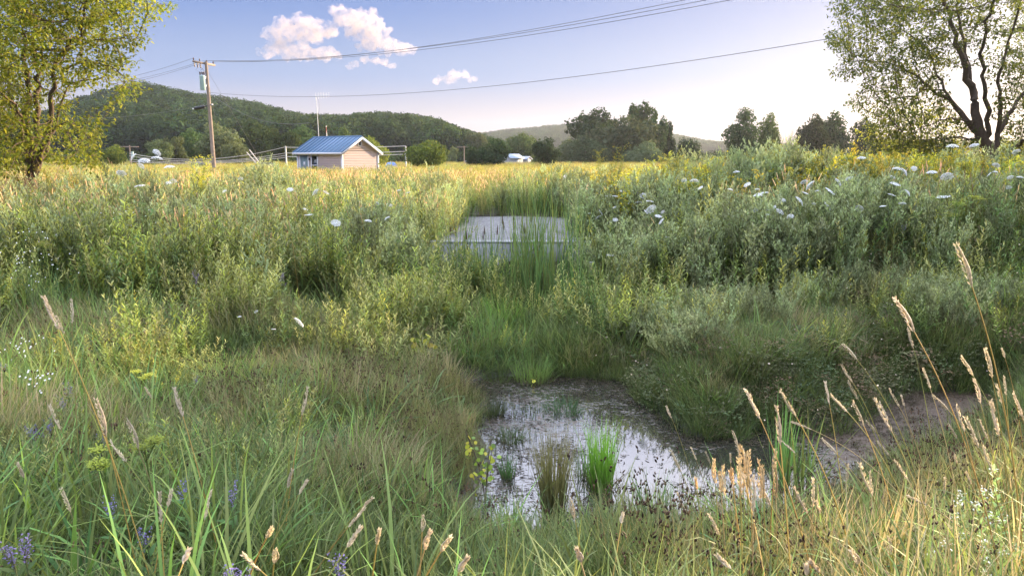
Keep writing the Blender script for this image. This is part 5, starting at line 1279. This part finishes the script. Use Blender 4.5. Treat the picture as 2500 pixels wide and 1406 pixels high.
for (px, py) in [(1101,568),(1109,568),(1130,578),(1179,580),(1191,567),(1202,567),(1223,540),(1232,556),(1243,556),(1254,534),(1305,537),(1282,562),(1145,608)]:
    y = random.uniform(12.2, 13.6); p = W(px, py, y); z = hz(p[0], y); its.append((cattail(p[0], y, z, p[2] - z, True), px))
rank_label(its, "{o} of the cattails bearing a dark brown spike before the gravel drive")
def cat_patch(n, bx, by, h, fmt):
    its = []
    for q in range(n):
        x = random.uniform(*bx); y = random.uniform(*by); its.append((cattail(x, y, hz(x, y), random.uniform(*h), False), proj((x, y, 1))[0]))
    rank_label(its, fmt)
random.seed(21)
cat_patch(20, (-1.1, .05), (11.2, 13.9), (1.2, 1.8), "{o} spikeless cattail in the shaded stand before the headwall, left part")
cat_patch(16, (.0, .55), (11.2, 13.9), (1.8, 2.3), "{o} spikeless cattail in the shaded stand before the headwall, middle")
cat_patch(17, (.5, 1.25), (11.0, 13.9), (1.7, 2.25), "{o} spikeless cattail in the shaded stand before the headwall, right part")
cat_patch(9, (1.1, 1.6), (10.6, 12.4), (1.0, 1.4), "{o} blue green cattail at the foot of the right bank")
cat_patch(12, (-.6, .7), (21.6, 23.2), (1.0, 1.4), "{o} sunlit cattail behind the gravel drive, left half")
cat_patch(13, (.6, 1.9), (21.4, 23.2), (1.1, 1.5), "{o} sunlit cattail behind the gravel drive, right half")
cat_patch(6, (2.25, 2.42), (5.6, 6.0), (.6, .85), "{o} young cattail in the water behind the golden straw bunch")

# ------------------------------------------------------------------ tussocks in and round the pond
def tussock(px, py, wpx, hpx, c0, c1, label, n=120, lean=.25, bend=(.1, .6), w=(.0025, .005), name="grass_tussock", Yz=None):
    x, y = onz(px, py, 0.02); z = max(-.02, min(hz(x, y), .6)) if poly_dist([x], [y], POND)[0] > 0 else -.02
    if Yz: p = W(px, py, Yz); x, y = p[0], p[1]; z = hz(x, y)
    r = wpx / FPX * y / 2 * .7; h = hpx / FPX * math.hypot(y, CAMZ) * 1.03
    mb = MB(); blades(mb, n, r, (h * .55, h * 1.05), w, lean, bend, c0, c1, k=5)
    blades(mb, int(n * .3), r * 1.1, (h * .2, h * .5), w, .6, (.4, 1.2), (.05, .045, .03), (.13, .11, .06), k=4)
    o = mb.obj(name, M_leaf, loc=(x, y, z)); tag(o, label, "grass tussock"); return o
BR0, BR1 = (.09, .19, .03), (.22, .42, .06)
tussock(1468, 1190, 80, 185, BR0, BR1, "bright lime green grass tussock standing in the water", n=230, w=(.003, .0055), lean=.16, bend=(.0, .35))
tussock(1352, 1250, 90, 220, (.06, .07, .03), (.17, .15, .07), "tall brownish green tussock left of the lime green one", n=210, bend=(0, .3), lean=.16)
tussock(1425, 1165, 60, 100, GREEN, (.10, .2, .05), "thin green tussock squeezed between the two tall tussocks", n=50)
tussock(1205, 1010, 70, 70, DEEP, (.07, .08, .05), "small dark brownish tussock at the pond's far left corner", n=120, lean=.6)
tussock(1245, 1070, 90, 55, DEEP, (.07, .10, .05), "low dark tussock on the pond's left shore", n=130, lean=.8)
tussock(1375, 1000, 120, 50, DEEP, (.05, .11, .05), "wide low green tussock in the middle of the far water", n=200, lean=.9)
tussock(1240, 1160, 45, 80, DEEP, (.05, .11, .04), "slim dark green tussock on the pond's left shore", n=70)
tussock(1300, 925, 130, 80, GREEN, (.08, .17, .05), "bright green tussock on the far shore", n=240, lean=.6)
tussock(1215, 925, 100, 45, GREEN, (.08, .15, .05), "short green turf tuft left of the bright far shore tussock", n=160, lean=.8)
tussock(1800, 1062, 80, 45, GREEN, (.07, .13, .05), "little green tussock under the right bank by the open water", n=150, lean=.9)
tussock(1905, 1180, 60, 240, (.05, .12, .04), (.09, .20, .06), "upright broad bladed reeds at the pond's right end", n=26, lean=.12, bend=(0, .18), w=(.006, .010), name="reed_clump")
tussock(1965, 1160, 60, 150, (.05, .12, .04), (.09, .18, .06), "shorter reeds just right of the upright broad bladed reeds", n=16, lean=.2, bend=(0, .3), w=(.005, .008), name="reed_clump")
tussock(1590, 1250, 110, 130, GREEN, (.12, .2, .05), "loose green grass clump on the near shore below the lime tussock", n=60, lean=.3)
tussock(1500, 1290, 120, 120, OLIVE, (.15, .16, .06), "olive grass clump at the pond's near edge", n=110, lean=.4)
tussock(1245, 1280, 110, 90, GREEN, (.09, .18, .05), "soft green clump at the pond's near left corner", n=130, lean=.5)
tussock(1225, 735, 90, 110, GREEN, (.16, .30, .06), "bright green grass clump at the foot of the cattails", n=170, lean=.35, Yz=11.0)
tussock(1320, 760, 150, 110, GREEN, (.10, .18, .06), "wide pale green clump right of the bright clump below the cattails", n=210, lean=.45, Yz=10.7)
tussock(1110, 790, 110, 120, OLIVE, (.15, .13, .08), "brown tinged grass clump left of the bright clump below the cattails", n=170, lean=.4, Yz=10.6)
tussock(1385, 700, 70, 150, GREEN, (.07, .15, .06), "upright blue green grass clump right of the cattails", n=90, lean=.2, Yz=11.6, w=(.004, .007))
tussock(930, 850, 120, 120, GREEN, (.11, .2, .06), "tall green grass clump left of the yellow leaved sapling", n=140, lean=.3, Yz=9.0)
tussock(1190, 850, 60, 200, GREEN, (.11, .20, .05), "thin tall grass clump right of the yellow leaved sapling", n=36, lean=.2, Yz=9.6, w=(.004, .007))
tussock(1620, 860, 150, 90, OLIVE, (.12, .15, .07), "pale grass clump on the clover slope", n=150, lean=.4, Yz=9.6)

# sprigs and drowned stalks in the shallow water
def sprig(m, i):
    blades(m, 6, .05, (.03, .12), (.0012, .0025), .9, (.2, 1.2), (.02, .02, .014), (.05, .055, .03), k=3)
    leaves_at(m, np.stack([U(-.1, .1, 14), U(-.1, .1, 14), np.full(14, .008)], 1), U(0, 6.3, 14), U(-.05, .1, 14), U(.015, .05, 14), U(.002, .006, 14), (.035, .03, .02), droop=.02)
P_sprig = proto("drowned_sprig", sprig, 6)
x = U(-1.2, 7, 9000); y = U(4, 9.6, 9000); pd = poly_dist(x, y, POND)
ok = (pd < .1) & (rng.random(9000) < np.clip(.10 + .8 * np.exp(pd / .2) + .6 * (vnoise(x, y, .45, 77) > .6), 0, 1) * np.where((x > .9) & (y < 6.9), .25, 1))
pts = np.stack([x[ok], y[ok], np.zeros(ok.sum()) + .001], 1)
scatter("floating_debris", P_sprig, pts, U(.6, 1.4, len(pts)), "dark drowned stalks and leaf litter floating on the shallow water", "pond debris", tilt=.05)

# ------------------------------------------------------------------ saplings, flowers
def round_leaf(mb, p, s_, col):
    nr = unit(rng.normal(0, 1, 3) + (0, -.8, .5)); t1 = unit(np.cross(nr, rng.normal(0, 1, 3))); t2 = np.cross(nr, t1); a = np.arange(7) * 2 * math.pi / 7
    rr = s_ * (1 + .25 * (np.arange(7) == 0)); V = p + rr[:, None] * (np.cos(a)[:, None] * t1 + np.sin(a)[:, None] * t2)
    mb.add(np.vstack([[p + nr * s_ * .1], V]), [(0, 1 + q, 1 + (q + 1) % 7) for q in range(7)], col)
def sapling(px, py, Y, h, label, n=34, s_=.028):
    p = W(px, py, Y); z = hz(p[0], Y); o = empty("poplar_sapling", (p[0], Y, z)); tag(o, label, "sapling"); ms = MB(); ml = MB()
    for q in range(5):
        a = random.random() * 6.3; P = arc(np.zeros((1, 3)), np.array([a]), np.array([.05]), np.array([.45]), np.array([h * random.uniform(.6, 1)]), 7)[0]; ms.tube(P, np.linspace(.005, .002, 7), (.8, .7, .6), sides=4)
        for k_ in range(n // 5):
            f = random.uniform(1.6, 5.9); i_ = int(f); pp = P[i_] + (P[min(i_ + 1, 6)] - P[i_]) * (f - i_) + rng.normal(0, .035, 3)
            round_leaf(ml, pp, s_ * random.uniform(.6, 1.2), [(.32, .34, .05), (.20, .28, .05), (.40, .36, .08), (.12, .18, .05)][random.randrange(4)])
    ms.obj("stem", M_bark, o); ml.obj("leaves", M_leaf, o); return o
sapling(1035, 880, 8.6, .62, "yellow leaved poplar sapling left of the ditch", n=70, s_=.036)
sapling(975, 800, 9.2, .35, "small sapling with a few yellow leaves up left of the larger sapling", n=16, s_=.036)
sapling(1085, 940, 8.2, .3, "low sprout with bright yellow leaves right under the larger sapling", n=14)
sapling(1185, 1230, 5.7, .75, "sapling with spotted yellow leaves on the pond's left shore", n=60, s_=.02)
sapling(1310, 870, 8.9, .2, "tiny green sprout on the far shore behind the tussocks", n=12, s_=.02)
M_vio = veg_mat("violet_flower", trans=.3, hue=.01, val=(.9, 1.2), warm=(1, 1, 1))
def vervain(px, py, label, Y=None, h=None, col=(.17, .14, .33)):
    x, y, zg = G(px, py, .45) if Y is None else (W(px, py, Y)[0], Y, hz(W(px, py, Y)[0], Y)); top = W(px, py, y); h = max(.3, top[2] - zg)
    o = empty("blue_vervain", (x, y, zg)); tag(o, label, "vervain", "violet blue vervain flowers"); ms = MB(); mf = MB()
    ms.tube([(0, 0, 0), (.01, 0, h * .5), (0, 0, h * .85)], .0025, (.1, .13, .06), sides=4)
    for q in range(16): p = np.array([[0, 0, h * (.1 + .045 * q)]]); leaves_at(ms, p, np.array([q * 1.57]), U(.2, .8, 1), U(.05, .08, 1), U(.007, .011, 1), (.06, .11, .035))
    for q in range(7):
        a = random.random() * 6.3; P = arc(np.array([[0, 0, h * random.uniform(.72, .85)]]), np.array([a]), np.array([.55]), np.array([.15]), np.array([random.uniform(.05, .09)]), 5)[0]
        ms.tube(P, .0012, (.1, .13, .07), sides=3); m = 18; pos = P[rng.integers(1, 5, m)] + rng.normal(0, .0035, (m, 3)); leaves_at(mf, pos, U(0, 6.3, m), U(-.3, 1, m), U(.004, .008, m), U(.0018, .0032, m), col, droop=.2)
    ms.obj("stem", M_leaf, o); mf.obj("flower_spikes", M_vio, o); return o
VL = [((165,940), "upper violet vervain in the left foreground"), ((148,965), "violet vervain just left of and below the upper one"), ((95,1035), "violet vervain near the left edge beneath the tan seed head"), ((120,1022), "violet vervain touching the one near the left edge"), ((70,1040), "leftmost vervain of the trio near the left edge"),
      ((245,1055), "vervain right of the trio below two tan heads"), ((265,1205), "vervain low in the left foreground by the broad blades"), ((355,1280), "brighter violet vervain at the bottom left"), ((25,1305), "vervain at the bottom left corner"), ((52,1292), "second vervain by the bottom left corner"),
      ((560,1178), "single vervain right of the broad blades"), ((572,1380), "vervain at the bottom edge left of centre"), ((590,1376), "vervain at the bottom edge beside another"), ((825,1345), "small vervain at the bottom edge nearer the pond"), ((8,882), "vervain at the left edge level with the fleabane"), ((475,915), "small vervain in the grass above the seed heads"), ((445,1168), "faint vervain among tan grass in the left foreground")]
for (px, py), l in VL: vervain(px, py, l)
for (px, py), l in [((1762, 422), "purple spike on the right bank crest among white umbels"), ((2236, 478), "purple spike low on the bank left of the tallest umbels"), ((2210, 530), "purple spike in shade under the leaning umbels"), ((690, 640), "small purple spike in the lit left meadow"), ((475, 632), "small purple spike lower in the lit left meadow"), ((432, 525), "pink purple spike among the lit reeds")]:
    x, y, zg = G(px, py, 1.1); o = vervain(px, py, l, Y=y, col=(.20, .12, .36)); o.scale = (1.4, 1.4, 1); o["group"] = "purple spikes in the tall meadow"
def parsnip(px, py, label, lift=.55, d=.045, Y=None):
    x, y, zg = G(px, py, lift) if Y is None else (W(px, py, Y)[0], Y, hz(W(px, py, Y)[0], Y)); h = max(.3, W(px, py, y)[2] - zg)
    o = empty("wild_parsnip", (x, y, zg)); tag(o, label, "wild parsnip", "yellow green parsnip umbels"); ms = MB(); mf = MB(); ms.tube([(0, 0, 0), (.01, 0, h * .6), (0, 0, h * .9)], .004, (.13, .18, .05), sides=5)
    for k_ in range(3):
        c = np.array([random.uniform(-.1, .1), random.uniform(-.06, .06), h - .02 * k_]); ms.tube([(0, 0, h * .75), c - (0, 0, d * .5)], .002, (.13, .18, .05), sides=4)
        for q in range(20):
            r = d * math.sqrt((q + .5) / 20); a = q * 2.4; p = c + (r * math.cos(a), r * math.sin(a), -.1 * r); ms.tube([c - (0, 0, d * .5), p], .0008, (.15, .2, .05), sides=3)
            m = 7; leaves_at(mf, p + rng.normal(0, .005, (m, 3)), U(0, 6.3, m), U(-.2, .8, m), U(.006, .011, m), U(.003, .005, m), (.22, .25, .04), droop=.1)
    ms.obj("stem", M_leaf, o); mf.obj("umbel", M_leaf, o)
for (px, py), l in [((350, 1062), "yellow umbel right of the fluffy seed heads"), ((250, 1105), "small yellow umbel left below the other yellow one"), ((345, 905), "faint yellow green umbel higher in the left foreground")]: parsnip(px, py, l)
for (px, py), l in [((2290, 480), "yellow green umbel right under the largest white umbel"), ((2340, 492), "yellow green umbel right of the largest white umbel"), ((2385, 478), "outermost yellow green umbel near the right edge"), ((2330, 520), "lower yellow green umbel near the right edge"), ((110, 590), "yellow green umbel in the left meadow above the fleabane")]: parsnip(px, py, l, lift=1.15, d=.09)
def fleabane(px, py, n, label, lift, spread=.16, Y=None):
    x, y, zg = G(px, py, lift); h = max(.25, W(px, py, y)[2] - zg); o = empty("daisy_fleabane", (x, y, zg)); tag(o, label, "fleabane", "white fleabane patches"); ms = MB(); mf = MB()
    for q in range(n):
        c = np.array([random.gauss(0, spread), random.gauss(0, spread * .6), h + random.gauss(0, spread * .6)]); ms.tube([(c[0] * .3, c[1] * .3, 0), (c[0] * .6, c[1] * .6, h * .6), c], .0012, (.1, .15, .06), sides=3)
        a = np.arange(9) * 2 * math.pi / 9; nr = unit(np.array([random.gauss(0, .4), -.7, .8])); t1 = unit(np.cross(nr, (0, 0, 1))); t2 = np.cross(nr, t1); s_ = .007
        mf.add(np.vstack([[c + nr * .002], c + s_ * (np.cos(a)[:, None] * t1 + np.sin(a)[:, None] * t2)]), [(0, 1 + k_, 1 + (k_ + 1) % 9) for k_ in range(9)], (.82, .82, .86))
    ms.obj("stems", M_leaf, o); mf.obj("flowers", M_white, o)
fleabane(62, 610, 34, "large white fleabane patch in the left meadow edge", 1.0, .22); fleabane(110, 650, 18, "white fleabane patch lower right of the large one", .9, .2)
fleabane(62, 850, 26, "white fleabane patch in the grass at the left edge", .5, .1); fleabane(85, 925, 20, "small fleabane patch beneath the edge patch", .5, .07); fleabane(320, 545, 18, "pale fleabane patch among the lit reeds", 1.1, .22)
def mint(px, py, label, Y, n=5, h=.5):
    p = W(px, py, Y); z = hz(p[0], Y); hh = max(.25, p[2] - z); o = empty("mountain_mint", (p[0], Y, z)); tag(o, label, "mint plant", "leafy mint plants at the lower right"); ms = MB(); mf = MB()
    for q in range(n):
        a = random.random() * 6.3; r = random.uniform(0, .1)
        P = leafy_stem(ms, r * math.cos(a), r * math.sin(a), hh * random.uniform(.8, 1.05), a, .1, .15, 34, .055, .011, (.10, .19, .05), tipc=(.20, .27, .12), r=.0025)
        m = 14; leaves_at(mf, P[-1] + rng.normal(0, .010, (m, 3)), U(0, 6.3, m), U(-.2, 1, m), U(.006, .012, m), U(.003, .005, m), (.66, .70, .66), droop=.2)
    ms.obj("leafy_stems", M_leaf, o); mf.obj("flowers", M_white, o)
for (px, py, Y), l in [((2465, 1245, 3.0), "white flowering mint plant at the right edge"), ((2400, 1190, 3.1), "mint plant with white spire left of the flowering one"), ((2440, 1340, 2.7), "leafy mint plant lowest at the right edge"), ((2350, 1290, 2.8), "leafy mint plant left of the lowest one"), ((2490, 1150, 3.3), "highest mint plant at the right edge"), ((2300, 1370, 2.6), "short mint plant at the bottom edge near the right corner")]: mint(px, py, l, Y)
# big green grass blades at lower left, single bright weed
def bladeplant(px, py, Y, h, label, n=7, col=(.08, .17, .055), w=(.012, .020)):
    p = W(px, py, Y); z = hz(p[0], Y); mb = MB(); blades(mb, n, .05, (h * .6, h), w, .3, (.2, .9), (.05, .11, .04), col, k=8); tag(mb.obj("broad_bladed_grass", M_leaf, loc=(p[0], Y, z)), label, "grass plant")
bladeplant(195, 1300, 2.7, .75, "broad blue green grass blades in the lower left foreground"); bladeplant(140, 1380, 2.4, .55, "broad green blades left at the bottom edge", col=(.14, .26, .05)); bladeplant(60, 1120, 3.2, .6, "arching bright blades at the left edge below the vervain", n=5, col=(.26, .34, .06), w=(.006, .01))
bladeplant(640, 900, 6.6, .7, "pale arching blades in front of the dark left meadow foot", n=6, col=(.20, .28, .08), w=(.007, .011)); bladeplant(470, 890, 6.2, .6, "arching lit blades left of the pale arching blades", n=6, col=(.24, .30, .07), w=(.006, .01))
bladeplant(500, 960, 4.8, .5, "single lime yellow weed standing in the left grass", n=4, col=(.42, .45, .06), w=(.008, .012)); bladeplant(2010, 1160, 4.6, .35, "thin lit blades right of the reeds at the pond's end", n=5, col=(.26, .34, .06), w=(.004, .007))
# dead stalks round the left maple's foot
for (px, Y, l) in [(35, 16.5, "dry brown stalks left of the maple foot"), (75, 16.0, "dry brown stalks right before the maple foot"), (110, 16.8, "dry brown stalks right of the maple foot")]:
    p = W(px, 430, Y); mb = MB(); dead(mb, 0); dead(mb, 1); mb.v = [v * np.array([1.6, 1.6, 1.15]) for v in mb.v]; tag(mb.obj("dead_stalks", M_leaf, loc=(p[0], Y, hz(p[0], Y))), l, "dry stalks")
# tall goldenrod plumes breaking the skyline
def plume(px, py, Y, label):
    p = W(px, py, Y); z = hz(p[0], Y); h = p[2] - z; ms = MB(); mf = MB(); o = empty("tall_goldenrod", (p[0], Y, z)); tag(o, label, "goldenrod plant")
    for q in range(6):
        a = random.random() * 6.3; P = leafy_stem(ms, .08 * math.cos(a), .08 * math.sin(a), h * random.uniform(.8, 1.02), a, .05, .18, 60, .1, .009, (.12, .17, .04), r=.005)
        for b in range(16):
            B = arc((P[-1] - (P[-1] - P[-3]) * random.random())[None], U(0, 6.3, 1), np.array([.6]), np.array([1.3]), U(.1, .22, 1), 4)[0]; ms.tube(B, .002, (.14, .16, .04), sides=3)
            m = 16; leaves_at(mf, B[rng.integers(1, 4, m)] + rng.normal(0, .012, (m, 3)), U(0, 6.3, m), U(-.2, 1.2, m), U(.015, .03, m), U(.004, .008, m), (.30, .28, .04), droop=.2)
    ms.obj("leafy_stems", M_leaf, o); mf.obj("flower_plumes", M_leaf, o)
for (px, py, Y), l in [((1490, 358, 17), "tall goldenrod plume standing out before the willow group"), ((1610, 372, 18), "goldenrod plume right of the willow group foot"), ((1640, 372, 17.5), "goldenrod plume beside the one at the willow foot"), ((1925, 345, 15), "goldenrod plume under the leafless shrub"), ((460, 385, 14.5), "goldenrod plant with feathery leaves below the tall pole"), ((150, 405, 15), "goldenrod plant right of the dry brown stalks")]: plume(px, py, Y, l)

# ------------------------------------------------------------------ clouds
M_cl = bpy.data.materials.new("cloud_vapour"); M_cl.use_nodes = True; cn = M_cl.node_tree; cn.nodes.clear()
pv = N(cn, 'ShaderNodeVolumePrincipled'); co_ = N(cn, 'ShaderNodeOutputMaterial')
pv.inputs['Color'].default_value = (.95, .80, .73, 1); pv.inputs['Anisotropy'].default_value = .1; pv.inputs['Density Attribute'].default_value = ""
ctc = N(cn, 'ShaderNodeTexCoord'); cnz = N(cn, 'ShaderNodeTexNoise'); cnz.inputs['Scale'].default_value = .03; cnz.inputs['Detail'].default_value = 5; cnz.inputs['Roughness'].default_value = .6
cn.links.new(ctc.outputs['Object'], cnz.inputs['Vector'])
m1 = N(cn, 'ShaderNodeMapRange'); m1.inputs[1].default_value = .42; m1.inputs[2].default_value = .62; m1.inputs[3].default_value = 0.0; m1.inputs[4].default_value = .019; cn.links.new(cnz.outputs['Fac'], m1.inputs[0])
cn.links.new(m1.outputs[0], pv.inputs['Density'])
cn.links.new(pv.outputs[0], co_.inputs['Volume'])
def ico(mb, c, r, n=10):
    th = np.linspace(0, math.pi, n); ph = np.linspace(0, 2 * math.pi, n * 2, endpoint=False); T, Pp = np.meshgrid(th, ph, indexing='ij')
    V = np.stack([np.sin(T) * np.cos(Pp), np.sin(T) * np.sin(Pp), np.cos(T)], -1).reshape(-1, 3) * np.array(r) + np.array(c); k = n * 2
    F = [(i_ * k + j_, (i_ + 1) * k + j_, (i_ + 1) * k + (j_ + 1) % k, i_ * k + (j_ + 1) % k) for i_ in range(n - 1) for j_ in range(k)]; mb.add(V, F, (1, 1, 1))
CY = 3000.0
CT_TEX = bpy.data.textures.new("cloud_billow", 'CLOUDS'); CT_TEX.noise_scale = 30; CT_TEX.noise_depth = 4
def cloud(puffs, label, vox=5.0):
    c0 = W(puffs[0][0], puffs[0][1], CY); mb = MB(); g = np.random.default_rng(9)
    for (px, py, rp) in puffs:
        r = 1.22 * rp / FPX * CY; p = W(px, py, CY + random.uniform(-.5, .5) * r) - c0; ico(mb, p, (r * .8, r * 1.0, r * .55))
        for q in range(9):
            d = unit(g.normal(0, 1, 3) + (0, 0, .2)); rr = r * g.uniform(.2, .45); ico(mb, p + d * np.array([r * .85, r, r * .55]), (rr, rr, rr * .75), n=7)
    o = mb.obj("cloud", M_cl, loc=c0)
    rm = o.modifiers.new("union", 'REMESH'); rm.mode = 'VOXEL'; rm.voxel_size = vox; rm.use_smooth_shade = True
    dm = o.modifiers.new("billow", 'DISPLACE'); dm.texture = CT_TEX; dm.texture_coords = 'LOCAL'; dm.strength = 46; dm.mid_level = .55
    tag(o, label, "cloud"); return o
random.seed(5)
cloud([(690, 72, 34), (735, 55, 30), (765, 75, 40), (800, 78, 26), (665, 80, 22), (720, 85, 30), (820, 25, 18), (850, 45, 38), (885, 45, 32), (905, 65, 34), (930, 82, 22), (870, 70, 34), (655, 125, 22), (690, 118, 28), (740, 130, 26), (790, 132, 26), (815, 135, 18), (710, 135, 22),
       (905, 108, 26), (940, 110, 28), (975, 118, 26), (1000, 122, 16), (885, 118, 14), (915, 92, 22)], "large broken pinkish cloud above the wires at upper left centre")
cloud([(1072, 194, 12), (1088, 196, 14), (1110, 184, 16), (1130, 184, 14), (1152, 190, 12), (1112, 200, 8)], "small cream cloud above the far ridge")
cloud([(895, 142, 12), (915, 150, 14), (940, 152, 14), (955, 158, 10), (865, 160, 12), (850, 163, 7)], "thin low wisp hanging beneath the large cloud")

# ------------------------------------------------------------------ haze
mb = MB(); mb.box((0, 850, 48), (1700, 1250, 51)); M_hz = bpy.data.materials.new("evening_haze"); M_hz.use_nodes = True; hn = M_hz.node_tree; hn.nodes.clear()
hv = N(hn, 'ShaderNodeVolumePrincipled'); ho = N(hn, 'ShaderNodeOutputMaterial'); hv.inputs['Color'].default_value = (.86, .90, 1, 1); hv.inputs['Density'].default_value = HAZE; hv.inputs['Anisotropy'].default_value = .5
hn.links.new(hv.outputs[0], ho.inputs['Volume'])
tag(mb.obj("haze", M_hz), "thin evening haze lying over the valley", kind="stuff")
